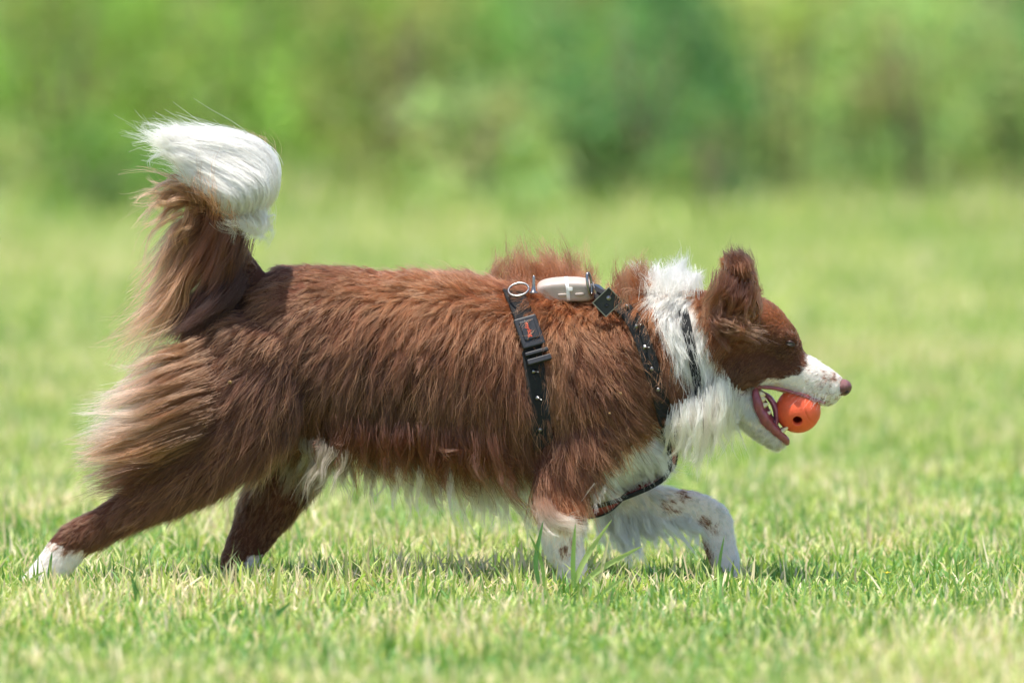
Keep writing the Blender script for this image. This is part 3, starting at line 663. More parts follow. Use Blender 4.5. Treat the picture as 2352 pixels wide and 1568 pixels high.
TAILB = [sheet([[(460, 445, -.03), (425, 418, -.035), (385, 412, -.04), (348, 418, -.04)], [(460, 465, -.035), (415, 455, -.04), (378, 472, -.045), (345, 500, -.045)], [(458, 500, -.035), (415, 525, -.045), (375, 580, -.05), (338, 650, -.05)],
                [(460, 540, -.035), (418, 600, -.045), (372, 680, -.05), (312, 760, -.05)], [(466, 580, -.03), (420, 645, -.04), (372, 715, -.045), (290, 795, -.045)], [(470, 610, -.02), (440, 660, -.03), (412, 720, -.035), (370, 800, -.035)]],
               4000, [T1, T1, T1, T1, T1, T2], 120, .0030, .012, .008, .85, 111, (.00030, .00009), (0, .3, .45, 1.1), .009, .1, .28),
         sheet([[(500, 455, -.04), (490, 490, -.055), (480, 540, -.06), (465, 610, -.06)], [(540, 500, -.04), (525, 540, -.055), (510, 580, -.055), (490, 650, -.05)], [(560, 540, -.03), (545, 590, -.045), (520, 650, -.045), (480, 720, -.04)]],
               3600, [(BROWN * 1.2, RUFUS), (BROWN, BROWN * 1.2), (DARK, DARK * 1.3)], 80, .006, .01, .007, .6, 112, (.00024, .00008), (0, .4, .6, 1.1), .004, .06, .2),
         sheet([[(560, 620, -.03), (520, 690, -.045), (490, 730, -.05), (450, 765, -.05)], [(530, 640, -.02), (480, 700, -.04), (450, 730, -.04), (425, 760, -.04)], [(500, 640, 0), (450, 690, -.01), (430, 720, -.01), (415, 740, -.01)]],
               4500, [T3, T3, T3], 70, .007, .012, .007, .5, 113, (.00024, .00008), (0, .3, .7, 1.1), .004, .05, .2)]
hair_object('tail_plume', TAIL, dog); hair_object('tail_feathering', TAILB, dog)
# thigh breeches
BL = (BROWN, lin(250, 218, 192)); BM = (BROWN * .9, lin(206, 148, 106)); BB = (DARK, BROWN * 1.2)
hair_object('thigh_feathering', [
    sheet([[(490, 770, -.06), (445, 795, -.075), (400, 815, -.065), (345, 845, -.05)], [(485, 810, -.085), (410, 845, -.095), (350, 880, -.08), (285, 920, -.06)], [(500, 850, -.10), (400, 895, -.112), (315, 938, -.09), (225, 975, -.07)],
           [(500, 900, -.11), (385, 945, -.12), (295, 980, -.095), (195, 1002, -.075)], [(500, 950, -.115), (390, 990, -.125), (305, 1020, -.10), (220, 1040, -.08)], [(480, 1000, -.115), (390, 1035, -.12), (320, 1058, -.10), (255, 1075, -.085)]],
          8000, [BM, BL, BL, BL, BM, BB], 150, .0035, .010, .009, .82, 121, (.00030, .00009), (.05, .65, .5, 1.06), .007, .08, .25, 1.0),
    sheet([[(470, 960, -.10), (400, 1000, -.095), (345, 1030, -.085), (275, 1060, -.07)], [(450, 1010, -.10), (380, 1050, -.095), (320, 1075, -.085), (250, 1095, -.075)], [(400, 1070, -.10), (340, 1105, -.095), (300, 1120, -.09), (235, 1135, -.085)]],
          2600, [BB, BB, BB], 80, .005, .012, .009, .75, 122, (.00025, .00007), (0, .4, .6, 1.1), .005, .08, .2)], dog)
# belly fringe and flank skirt
hair_object('belly_fringe', [
    sheet([[(700, 1000, -.02), (702, 1030, -.02), (705, 1060, -.02), (708, 1085, -.02)], [(760, 1015, -.02), (760, 1045, -.02), (755, 1075, -.02), (750, 1110, -.02)], [(860, 1040, -.01), (860, 1080, -.01), (865, 1100, -.01), (872, 1130, -.01)],
           [(960, 1060, 0), (965, 1100, 0), (975, 1130, 0), (985, 1160, 0)], [(1080, 1075, 0), (1085, 1110, 0), (1095, 1145, 0), (1100, 1180, 0)], [(1190, 1085, -.0), (1200, 1120, 0), (1215, 1160, 0), (1225, 1195, 0)]],
          5200, [(GREYW * .7, GREYW * .8), (GREYW * .8, GREYW), (GREYW, CREAM)] + [(CREAM, CREAM)] * 3, 120, .0045, .035, .007, .85, 131, (.00032, .00009), (0, .2, .45, 1.1), .005, .1, .08),
    sheet([[(720, 950, -.07), (718, 985, -.075), (712, 1020, -.065), (702, 1055, -.05)], [(840, 960, -.075), (835, 1005, -.08), (835, 1045, -.07), (840, 1085, -.05)], [(940, 975, -.085), (938, 1025, -.09), (945, 1070, -.075), (955, 1112, -.055)], [(1050, 985, -.09), (1052, 1035, -.095), (1062, 1080, -.08), (1080, 1120, -.06)],
           [(1150, 985, -.095), (1165, 1045, -.1), (1190, 1090, -.09), (1215, 1128, -.07)]],
          2400, [(BROWN * .8, BROWN * 1.15)] * 5, 130, .005, .014, .010, .8, 132, (.00027, .00008), (0, .6, .65, 1.12), .008, .1, .3)], dog)
# ruff: throat and chest, crest of the neck, far shoulder
hair_object('ruff', [
    sheet([[(1545, 930, -.055), (1542, 970, -.06), (1545, 1000, -.05), (1545, 1035, -.04)], [(1590, 915, -.066), (1592, 955, -.068), (1588, 1000, -.06), (1575, 1045, -.05)], [(1644, 865, -.07), (1640, 930, -.07), (1628, 985, -.056), (1610, 1032, -.045)], [(1665, 870, -.065), (1668, 920, -.06), (1660, 962, -.05), (1645, 1005, -.045)], [(1695, 900, -.02), (1688, 935, -.02), (1675, 965, -.02), (1665, 990, -.02)]],
          3600, [(WHITE, CREAM)] * 5, 110, .004, .014, .007, .8, 141, (.00028, .00008), (0, .6, .55, 1.1), .006, .08, .05),
    sheet([[(1130, 670, .07), (1135, 640, .08), (1140, 620, .085), (1150, 600, .09)], [(1200, 665, .07), (1200, 635, .08), (1195, 610, .085), (1190, 590, .09)], [(1260, 665, .07), (1258, 635, .08), (1252, 612, .085), (1245, 590, .09)], [(1310, 670, .06), (1315, 650, .07), (1312, 632, .075), (1305, 610, .08)], [(1350, 680, .05), (1352, 665, .06), (1352, 650, .065), (1345, 632, .07)]],
          4200, [(BROWN, RUFUS * 1.2)] * 5, 130, .007, .022, .008, .6, 142, (.00025, .00008), (0, .4, .6, 1.1), .003, .08, .15),
    sheet([[(1415, 720, 0), (1412, 690, 0), (1410, 665, 0), (1415, 642, 0)], [(1450, 690, 0), (1450, 660, 0), (1452, 640, 0), (1458, 622, 0)], [(1480, 675, 0), (1478, 650, 0), (1478, 632, 0), (1480, 612, 0)]],
          1900, [(BROWN * 1.1, RUFUS * 1.2)] * 3, 60, .007, .03, .006, .65, 143, (.00025, .00008), (0, .4, .6, 1.1), .003, .08, .15),
    sheet([[(1495, 680, 0), (1492, 650, 0), (1490, 630, 0), (1488, 610, 0)], [(1530, 670, 0), (1530, 648, 0), (1534, 632, 0), (1538, 620, 0)], [(1570, 670, 0), (1568, 650, 0), (1570, 632, 0), (1572, 622, 0)], [(1605, 670, 0), (1602, 650, 0), (1600, 630, 0), (1598, 610, 0)]],
          1700, [wt] * 4, 70, .007, .03, .006, .65, 144, (.00025, .00008), (0, .4, .6, 1.1), .003, .08, .04)], dog)
# feathering behind the reaching fore leg, and on the upright one
hair_object('fore_leg_feathering', [
    sheet([[(1370, 1160, .06), (1385, 1200, .06), (1400, 1230, .06), (1420, 1250, .06)], [(1430, 1180, .065), (1440, 1215, .065), (1448, 1240, .065), (1455, 1270, .065)], [(1500, 1185, .07), (1512, 1205, .07), (1522, 1220, .07), (1530, 1232, .07)], [(1570, 1190, .075), (1585, 1205, .075), (1600, 1215, .075), (1610, 1228, .075)]],
          2600, [(WHITE, WHITE)] * 4, 60, .004, .012, .006, .82, 151, (.0003, .00009), (0, .35, .6, 1.1), .004, .08, .05),
    sheet([[(1235, 1140, -.11), (1240, 1170, -.115), (1260, 1192, -.115), (1300, 1205, -.115)], [(1260, 1150, -.12), (1275, 1180, -.122), (1310, 1200, -.12), (1345, 1205, -.115)]],
          900, [(RUFUS, WHITE), (RUFUS * 1.2, CREAM)], 24, .005, .006, .005, .6, 152, (.00022, .00007), (0, .3, .6, 1.1), .003, .06, .1)], dog)
# ear fringes
EB = (BROWN * .9, BROWN * 1.5); ET = (BROWN * .8, TAN * .6)
hair_object('ear_fringe', [
    sheet([[(1640, 690, -.075), (1670, 712, -.09), (1702, 716, -.095), (1728, 706, -.09)], [(1635, 710, -.075), (1665, 735, -.09), (1700, 742, -.095), (1732, 735, -.085)], [(1635, 725, -.07), (1660, 752, -.085), (1695, 762, -.09), (1728, 756, -.08)], [(1640, 735, -.07), (1650, 765, -.08), (1672, 780, -.085), (1705, 775, -.08)]],
          1600, [EB, ET, EB, EB], 40, .003, .006, .005, .8, 161, (.00028, .0001), (0, .4, .6, 1.05), .009, .06, .22),
    sheet([[(1655, 610, -.08), (1648, 650, -.085), (1640, 690, -.08), (1630, 725, -.075)], [(1680, 640, -.092), (1674, 675, -.095), (1664, 705, -.09), (1652, 745, -.085)], [(1715, 650, -.09), (1710, 675, -.093), (1702, 700, -.093), (1692, 728, -.09)], [(1742, 650, -.08), (1744, 675, -.085), (1740, 698, -.085), (1730, 722, -.085)]],
          2000, [(BROWN, TAN * .6), EB, (DARK, BROWN), (BROWN, RUFUS)], 60, .004, .005, .006, .75, 162, (.00025, .00009), (0, .5, .6, 1.1), .005, .06, .3),
    sheet([[(1685, 640, -.08), (1676, 618, -.08), (1669, 600, -.075), (1662, 582, -.07)], [(1710, 640, -.08), (1704, 616, -.08), (1697, 598, -.075), (1688, 578, -.07)], [(1734, 655, -.075), (1732, 632, -.075), (1724, 612, -.07), (1714, 592, -.065)]],
          1800, [(BROWN, DARK * .8), (RUFUS, DARK * .8), (BROWN, DARK)], 50, .004, .006, .003, .4, 163, (.00022, .00008), (0, .6, .7, 1.08), .003, .04, .2)], dog)

# ------------------------------------------------------------------ face details
def rev_mesh(name, prof, origin, axis, mat, parent, n=24):
    """lathe: prof rows (radius m, height m) along axis from origin"""
    a = norm(np.array(axis, float)); u = norm(np.cross(a, [0.3, 0.2, 0.9])); v = np.cross(a, u); V = []; F = []
    for r, h in prof:
        for j in range(n):
            q = 2 * np.pi * j / n; V.append(np.array(origin) + a * h + r * (np.cos(q) * u + np.sin(q) * v))
    for i in range(len(prof) - 1):
        for j in range(n): F.append((i * n + j, i * n + (j + 1) % n, (i + 1) * n + (j + 1) % n, (i + 1) * n + j))
    F.append(tuple(range(n - 1, -1, -1))); F.append(tuple((len(prof) - 1) * n + j for j in range(n)))
    return mesh_np(name, V, F, mat, parent)
LIP = mat_p('lip_skin', tuple(lin(146, 72, 80)), 0.3, spec=0.6, noise=0.25, nscale=150, bump=0.4, bscale=250, sss=0.1)
TONG = mat_p('tongue_skin', tuple(lin(168, 96, 116)), 0.3, spec=0.6, noise=0.15, nscale=200, bump=0.4, bscale=400, sss=0.15)
TOOTH = mat_p('tooth_enamel', tuple(lin(226, 210, 168)), 0.3, noise=0.2, nscale=200)
NOSE = mat_p('nose_leather', tuple(lin(118, 72, 72)), 0.38, spec=0.6, noise=0.25, nscale=180, bump=0.8, bscale=900)
BLACKISH = mat_p('nostril_dark', (0.02, 0.012, 0.012), 0.6)
EYE = mat_p('eye_wet', (0.035, 0.026, 0.016), 0.04, spec=1.0, coat=1.0)
LID = mat_p('eyelid_skin', tuple(lin(52, 32, 28)), 0.5, noise=0.2, nscale=300)
def face():
    # lower lip: a soft roll round the rim of the lower jaw
    near = [(1736, 892, -.026), (1737, 912, -.031), (1745, 940, -.031), (1760, 966, -.027), (1780, 988, -.021), (1800, 1006, -.012), (1808, 1016, 0)]
    P = W(*np.array(near).T); far = P[::-1][1:].copy(); far[:, 1] *= -1
    path = catmull(np.concatenate([P, far]), 50); k = len(path); rr = np.interp(np.linspace(0, 1, k), [0, .12, .3, .42, .5, .58, .7, .88, 1], np.array([5, 11.5, 12, 9, 7, 9, 12, 11.5, 5]) * S)
    rr = rr * (1 + .22 * vnoise(path, 140, 7)); path = path + vnoise3(path, 120, 11) * .0014; v, f = tube(path, rr, 12); ll = mesh_np('lower_lip', v, f, LIP, dog)
    # gum and mouth floor
    V, F = loft([(1742, 915, 0, 16, 36), (1758, 950, 0, 13, 30), (1780, 982, 0, 10, 22), (1798, 1005, 0, 7, 13)]); mesh_np('mouth_floor', V, F, LIP, dog)
    # upper lip edge
    near = [(1734, 889, -.028), (1755, 889, -.031), (1790, 893, -.031), (1830, 904, -.028), (1868, 917, -.022), (1895, 925, -.014)]
    P = W(*np.array(near).T)
    for sgn in (1, -1):
        Q = P.copy(); Q[:, 1] *= sgn; path = catmull(Q, 24); v, f = tube(path, np.linspace(5, 3.2, 24) * S, 8); mesh_np('upper_lip', v, f, LIP, dog)
    V, F = loft([(1750, 902, 0, 5, 18), (1768, 914, 0, 7, 27), (1781, 938, 0, 7.5, 27), (1783, 964, 0, 7, 24), (1776, 985, 0, 8, 20)]); mesh_np('tongue', V, F, TONG, dog)
    # teeth of the lower jaw, near and far side, and the upper canine
    for sgn in (1, -1):
        for (x, y, dx, dy, h, r) in [(1745, 905, .6, .1, 14, 8), (1747, 917, .75, -.1, 14, 8), (1751, 932, .85, -.3, 16, 7), (1762, 950, .8, -.4, 12, 5), (1792, 994, .66, -.5, 28, 5.8)]:
            Yb = -.026 if x < 1770 else -.016
            o = W(x, y, Yb); o[1] *= sgn; d = np.array([dx, 0.0, -dy])
            hh, rr = h * S, r * S
            rev_mesh('tooth', [(rr, -0.002), (rr, hh * .25), (rr * .78, hh * .55), (rr * .42, hh * .85), (rr * .08, hh)], o, d, TOOTH, dog, 10)
    # nose leather
    bm = bmesh.new(); bmesh.ops.create_uvsphere(bm, u_segments=32, v_segments=20, radius=1)
    c = W(1936, 889, 0)
    for q in bm.verts:
        x, y, z = q.co
        k = 1 - 0.18 * max(0, z) ** 2 - 0.12 * max(0, -z)
        for sg in (-1, 1):       # nostrils are pressed in
            dd = (x - .62) ** 2 + (y - sg * .55) ** 2 + (z + .25) ** 2; k -= 0.16 * math.exp(-dd / .07)
        k -= 0.06 * math.exp(-(y / .12) ** 2) * (x > 0)
        q.co = Vector(c) + Vector((x * 21 * S * k, y * 23 * S * k, z * 23 * S * k))
    m = bpy.data.meshes.new('nose'); bm.to_mesh(m); bm.free(); m.materials.append(NOSE); m.polygons.foreach_set('use_smooth', np.ones(len(m.polygons), bool))
    nz = link(bpy.data.objects.new('nose', m), dog)
    for sgn in (-1, 1):
        o = W(1945, 901, -.0105); o[1] *= -sgn
        path = [o + np.array([-.006, 0, -.0005]), o + np.array([-.001, 0.0, .0003]), o + np.array([.0025, 0.0012 * sgn, .0018])]
        v, f = tube(path, [.0009, .0021, .0013], 10); mesh_np('nostril', v, f, BLACKISH, nz)
    # eyes, nearly shut against the light
    for sgn in (1, -1):
        p = surf(1815, 789, 0.0005); p[1] *= sgn
        bm = bmesh.new(); bmesh.ops.create_uvsphere(bm, u_segments=20, v_segments=12, radius=1)
        for q in bm.verts: q.co = Vector(p) + Vector((q.co.x * 8.5 * S + q.co.z * .0006, q.co.y * 5 * S, q.co.z * 4.6 * S - q.co.x * .0012))
        m = bpy.data.meshes.new('eye'); bm.to_mesh(m); bm.free(); m.materials.append(EYE); m.polygons.foreach_set('use_smooth', np.ones(len(m.polygons), bool))
        link(bpy.data.objects.new('eye', m), dog)
        for dz in (1, -1):
            t = np.linspace(-1, 1, 9); path = np.stack([p[0] + t * 11 * S, p[1] - sgn * (.0038 * (1 - t * t) - .001), p[2] - t * .0014 + dz * (1 - t * t) * 4.4 * S], -1)
            v, f = tube(path, np.array([1, 2, 2.8, 3, 3.2, 3, 2.8, 2, 1]) * S, 8); mesh_np('eyelid', v, f, LID, dog)
    # claws
    CLAW = mat_p('claw', tuple(lin(120, 96, 84)), 0.4)
    for (x, y, Y) in [(52, 1351, -.092), (56, 1351, -.07), (1366, 1356, -.1), (1368, 1356, -.084), (1702, 1337, .076), (1704, 1337, .093), (616, 1345, .062), (618, 1345, .08)]:
        o = W(x, y, Y); sx = -1 if x < 100 else 1
        rev_mesh('claw', [(.0035, -.008), (.0034, 0), (.0022, .005), (.0005, .010)], o, (sx, 0, -.45), CLAW, dog, 8)
face()
def whiskers():
    rg = np.random.default_rng(5); n = 46; P = np.empty((n, KP, 3))
    for i in range(n):
        x = rg.uniform(1845, 1905); y = 895 + (x - 1845) * .35 + rg.uniform(-14, 8); o = surf(x, y, 0.0)
        d = np.array([rg.uniform(-.5, .2), -rg.uniform(.3, 1), rg.uniform(-.7, .1)]); d /= np.linalg.norm(d); L = rg.uniform(.008, .03)
        for k in range(KP): P[i, k] = o + d * L * TT[k] + np.array([-.35 * L * TT[k] ** 2, 0, -.3 * L * TT[k] ** 2])
    hair_object('whiskers', [(P, np.repeat((np.linspace(.00016, .00005, KP))[None], n, 0), np.full((n, KP, 3), .75))], dog)
whiskers()

# ================================================================== BALL
def ball():
    c = W(1833, 942, 0.0); R = 52 * S
    ax = norm(np.array([-3.0, -44.0, -21.0])); u = norm(np.cross(ax, [0, 0, 1.0])); v = np.cross(ax, u)
    th0 = math.asin(11 / 52)
    prof = [(.002, -.72), (.5, -.52), (.72, 0), (.55, .46), (10.4 / 52, .70), (10.6 / 52, .80), (11.2 / 52, .945), (12.2 / 52, .968), (13.6 / 52, .973)]
    th = np.linspace(th0 * 1.38, math.pi - .004, 116)
    prof += [(math.sin(t), math.cos(t)) for t in th]
    n = 140; V = []; F = []
    g = norm(np.array([.80, -.46, .20])); mk = norm(np.array([-.62, -.66, .42]))
    for r, h in prof:
        for j in range(n):
            q = 2 * math.pi * j / n; d = ax * h + r * (math.cos(q) * u + math.sin(q) * v)
            L = np.linalg.norm(d)
            k = 1.0
            if L > .97:
                e = d / L; s_ = e @ g
                k -= 0.022 * math.exp(-((s_ - .70) / .022) ** 2) - 0.014 * math.exp(-((s_ - .765) / .03) ** 2)
                a_ = math.acos(max(-1, min(1, e @ mk))); k += 0.008 * math.exp(-((a_ - .115) / .018) ** 2) + 0.006 * math.exp(-((a_ - .05) / .016) ** 2)
            V.append(c + d * R * k)
    K = len(prof)
    for i in range(K - 1):
        for j in range(n): F.append((i * n + j, i * n + (j + 1) % n, (i + 1) * n + (j + 1) % n, (i + 1) * n + j))
    m = mat_p('orange_rubber', tuple(lin(242, 100, 62)), 0.45, spec=0.4, noise=0.08, nscale=90, bump=0.35, bscale=500, sss=0.05)
    tag(mesh_np('rubber_ball', V, np.array(F), m), 'orange rubber ball with a round hole held in the dog\'s jaws', 'ball')
ball()

# ================================================================== HARNESS, TRACKER, COLLAR
TV, TF, to = [], [], 0
for v, f in LOFTS[:3]:
    TV += [tuple(q) for q in v]; TF += [tuple(i + to for i in t) for t in f]; to += len(v)
BVHT = BVHTree.FromPolygons(TV, TF)
def tsurf(px, py, off, Yg):
    d = W(px, py, 0.0) - CAM; d = d / np.linalg.norm(d); h = BVHT.ray_cast(Vector(CAM), Vector(d))
    if h[0] is None or h[0].y > Yg + 0.04:
        return W(px, py, Yg), norm(np.array([0, -.35, .94]))
    n_ = np.array(h[1]); n_ = n_ if n_[1] < 0 else -n_
    return np.array(h[0]) + n_ * off, n_
def band(name, P, N, wd, th, mat, parent, closed=False):
    P = np.array(P); N = norm(np.array(N)); t = np.gradient(P, axis=0)
    if closed: t = np.roll(P, -1, 0) - np.roll(P, 1, 0)
    t = norm(t); s_ = norm(np.cross(t, N)); n_ = norm(np.cross(s_, t)); V = []
    for p, a_, b_ in zip(P, s_, n_):
        for x, y in [(-.5, -.5), (-.5, .28), (-.46, .5), (.46, .5), (.5, .28), (.5, -.5)]: V.append(p + a_ * x * wd + b_ * y * th)
    F = []; k = len(P); m = 6
    for i in range(k if closed else k - 1):
        i2 = (i + 1) % k
        for j in range(m): F.append((i * m + j, i * m + (j + 1) % m, i2 * m + (j + 1) % m, i2 * m + j))
    if not closed: F.append(tuple(range(m - 1, -1, -1))); F.append(tuple((k - 1) * m + j for j in range(m)))
    return mesh_np(name, V, F, mat, parent, smooth=False)
WEB = mat_p('black_webbing', (0.013, 0.013, 0.014), 0.85, noise=0.5, nscale=900, bump=1.0, bscale=1400)
RUB = mat_p('black_plastic', (0.016, 0.016, 0.018), 0.45, noise=0.2, nscale=200)
RED = mat_p('red_fabric', tuple(lin(158, 44, 36)), 0.75, noise=0.25, nscale=300, bump=0.5, bscale=900)
STEEL = mat_p('polished_steel', (0.30, 0.29, 0.28), 0.28, metal=1.0, noise=0.1, nscale=300)
ORANGE = mat_p('orange_print', tuple(lin(236, 96, 58)), 0.6)
def mirror(L): return [np.array([p[0], -p[1], p[2]]) for p in L]
def harness():
    root = empty('dog_harness', W(1240, 880, 0), 'black webbing dog harness with steel studs and red lined chest strap', 'harness')
    g = catmull(np.array(GIRTH, float), 26); P = []; N = []
    for x, y in g:
        p, n_ = tsurf(x, y, 0.006, -.03); P.append(p); N.append(n_)
    bot, bn = W(1272, 1112, 0), np.array([0, 0, -1.0]); top, tn_ = W(1170, 668, 0), np.array([0, 0, 1.0])
    PP = [top] + P + [bot] + mirror(P)[::-1]; NN = [tn_] + N + [bn] + mirror(N)[::-1]
    band('girth_strap', PP, NN, .031, .004, WEB, root, True)
    g2 = catmull(np.array(NECKS, float), 26); P2 = []; N2 = []
    for x, y in g2:
        p, n_ = tsurf(x, y, 0.008, -.045); P2.append(p); N2.append(n_)
    # smooth the hand-over from the crest to the flank
    P2 = np.array(P2)
    for _ in range(6): P2[1:-1] = (P2[:-2] + 2 * P2[1:-1] + P2[2:]) / 4
    for sgn in (1, -1):
        Q = np.array(P2); M = np.array(N2); Q[:, 1] *= sgn; M[:, 1] *= sgn
        band('shoulder_strap', Q, M, .024, .004, WEB, root)
    # spine strap
    sp = catmull(W(*np.array([(1165, 676, 0), (1190, 680, 0), (1230, 684, 0), (1290, 686, 0), (1350, 680, 0), (1380, 684, 0), (1405, 694, 0)], float).T), 24)
    band('back_strap', sp, np.repeat([[0, -.25, .97]], 24, 0), .03, .004, WEB, root)
    # chest strap, red with black piping
    a_ = W(*np.array([(1526, 940, -.03), (1531, 990, -.028), (1537, 1035, -.026), (1538, 1072, -.026), (1527, 1096, -.028), (1498, 1116, -.03), (1450, 1137, -.032), (1395, 1156, -.032), (1340, 1166, -.03), (1280, 1160, -.02)], float).T)
    b_ = W(*np.array([(1546, 940, .02), (1552, 985, .02), (1554, 1025, .02), (1547, 1070, .02), (1524, 1088, .02), (1488, 1100, .02), (1444, 1130, .02), (1398, 1172, .02), (1345, 1186, .02), (1280, 1170, .02)], float).T)
    A = catmull(a_, 50); B = catmull(b_, 50); n_ = norm(np.cross(np.gradient(A, axis=0), B - A)) * .0016; V = np.concatenate([A + n_, B + n_, A - n_, B - n_]); F = []
    for i in range(49):
        for s0, s1 in ((0, 50), (150, 100)): F.append((s0 + i, s0 + i + 1, s1 + i + 1, s1 + i))
        F.append((i, i + 100, i + 101, i + 1)); F.append((i + 50, i + 51, i + 151, i + 150))
    cs = mesh_np('chest_strap', V, F, RED, root); cs['label'] = 'red lined chest strap edged in black piping'
    for E in (A, B):
        v, f = tube(E, np.full(50, .0036), 10); mesh_np('piping', v, f, WEB, cs)
    def frame(p, n_, up):
        n_ = norm(np.array(n_)); up = norm(np.array(up) - (np.array(up) @ n_) * n_); rt = np.cross(up, n_); return rt, up, n_
    def slab(name, cen, fr, w_, h_, d_, mat, parent, bev=.0015, seg=3):
        bm = bmesh.new(); bmesh.ops.create_cube(bm, size=1)
        for q in bm.verts: q.co = Vector((q.co.x * w_, q.co.y * h_, q.co.z * d_))
        bmesh.ops.bevel(bm, geom=list(bm.edges), offset=bev, segments=seg, profile=.5, affect='EDGES')
        for q in bm.verts: q.co = Vector(cen + fr[0] * q.co.x + fr[1] * q.co.y + fr[2] * q.co.z)
        m = bpy.data.meshes.new(name); bm.to_mesh(m); bm.free(); m.materials.append(mat)
        return link(bpy.data.objects.new(name, m), parent)
    # side release buckle with printed plate
    p, n_ = tsurf(1214, 768, 0.011, -.05); up = np.array([-.26, 0, .97]); fr = frame(p, n_, up)
    bk = slab('side_buckle', p, fr, .036, .050, .008, RUB, root, .0025)
    pl = slab('name_plate', p + fr[2] * .005 + fr[1] * .002, fr, .024, .031, .0024, RUB, bk)
    slab('buckle_bar', p - fr[1] * .034, fr, .037, .006, .008, RUB, bk); slab('buckle_bar', p - fr[1] * .047, fr, .038, .009, .008, RUB, bk)
    cu = bpy.data.curves.new('lettering', 'FONT'); cu.body = 'mydog'; cu.size = .0090; cu.align_x = 'CENTER'; cu.align_y = 'CENTER'; cu.extrude = .0002; cu.offset = 0; cu.materials.append(ORANGE)
    tmp = bpy.data.objects.new('tmp', cu); C.objects.link(tmp); lm = bpy.data.meshes.new_from_object(tmp.evaluated_get(bpy.context.evaluated_depsgraph_get())); bpy.data.objects.remove(tmp)
    o = bpy.data.objects.new('lettering', lm); link(o, bk)
    cpos = p + fr[2] * .0065 + fr[1] * .002 - fr[0] * 0.001
    M = Matrix.Identity(4)
    for i, ax_ in enumerate((-fr[1], fr[0], fr[2])):
        for j in range(3): M[j][i] = ax_[j]
    for j in range(3): M[j][3] = cpos[j]
    o.matrix_basis = M
    # studs
    def stud(px, py, strap_off, tall, Yg=-.05):
        p, n_ = tsurf(px, py, strap_off, Yg)
        d = norm(n_ + np.array([.5, 0, -.12]))
        if tall: prof = [(.0040, 0), (.0040, .0010), (.0020, .002), (.0015, .006), (.0012, .012), (.0004, .0132)]
        else: prof = [(.0034, 0), (.0034, .0010), (.0028, .0026), (.0015, .0036), (.0003, .004)]
        rev_mesh('stud', prof, p, d, STEEL, root, 16)
    for x, y, t_ in [(1227, 853, 1), (1235, 912, 1), (1240, 982, 0)]: stud(x, y, .0085, t_)
    for x, y, t_ in [(1440, 712, 0), (1463, 755, 1), (1480, 798, 1), (1494, 845, 0), (1508, 890, 0)]: stud(x, y, .0105, t_, -.045)
    rev_mesh('stud', [(.0075, 0), (.0075, .0012), (.0036, .003), (.0026, .012), (.0021, .024), (.0018, .0255), (.0004, .027)], tsurf(1221, 688, .012, -.05)[0], (.02, -.02, 1), STEEL, root, 18)
    # rings
    def ring(name, cen, a_, b_, u_, v_, rad, mat, parent, full=1.0):
        t = np.linspace(0, 2 * np.pi * full, 49); path = np.array([cen + u_ * math.cos(q) * a_ + v_ * math.sin(q) * b_ for q in t]); v, f = tube(path, np.full(49, rad), 10)
        return mesh_np(name, v, f, mat, parent)
    ring('leash_ring', tsurf(1186, 688, .022, -.06)[0], .0155, .0150, norm(np.array([1, 0, .12])), norm(np.array([0, -.8, -.6])), .0017, STEEL, root)
    ring('leash_ring', W(1354, 652, -.034), .006, .0165, norm(np.array([.5, .86, 0])), norm(np.array([-.15, 0, 1.0])), .0022, STEEL, root)
    rev_mesh('rivet_disc', [(.0135, 0), (.014, .0006), (.0135, .0014), (.004, .0018)], W(1379, 669, -.03), (.62, -.35, .62), STEEL, root, 28)
    # square slide buckle: open steel cup on the shoulder strap
    cc_ = W(1395, 693, -.062); fr = (norm(np.array([.72, .0, .69])), norm(np.array([-.69, -.0, .72])), np.array([0.0, -1, 0]))
    sb = empty_part('square_buckle', cc_, root)
    w2 = .0158; o_ = []
    def quadring(r0, r1, z0, z1):
        V = []; F = []
        for (r, z) in ((r0, z0), (r1, z0), (r1, z1), (r0, z1)):
            for sx, sy in ((-1, -1), (1, -1), (1, 1), (-1, 1)): V.append(cc_ + fr[0] * sx * r * 1.12 + fr[1] * sy * r * .95 + fr[2] * z)
        for i in range(4):
            for j in range(4): F.append((i * 4 + j, i * 4 + (j + 1) % 4, ((i + 1) % 4) * 4 + (j + 1) % 4, ((i + 1) % 4) * 4 + j))
        return V, F
    V, F = quadring(w2, w2 - .0012, 0, .007); mesh_np('rim', V, F, STEEL, sb, smooth=False)
    slab('back_plate', cc_ + fr[2] * .0008, fr, w2 * 2.1, w2 * 1.8, .001, RUB, sb, .0003, 1)
    rev_mesh('rivet', [(.0040, 0), (.0040, .002), (.0034, .0030), (.0005, .0034)], cc_ + fr[2] * .001 + np.array([.002, 0, .006]), (0, -1, .1), STEEL, sb, 16)
    rev_mesh('pin', [(.0028, 0), (.0028, .002), (.002, .003), (.0004, .0032)], cc_ + fr[2] * .001 + np.array([-.001, 0, -.006]), (0, -1, .1), RUB, sb, 12)
    return root
def empty_part(name, loc, parent):
    o = bpy.data.objects.new(name, None); C.objects.link(o); o.parent = parent; o.matrix_parent_inverse = parent.matrix_basis.inverted(); return o
har = harness()
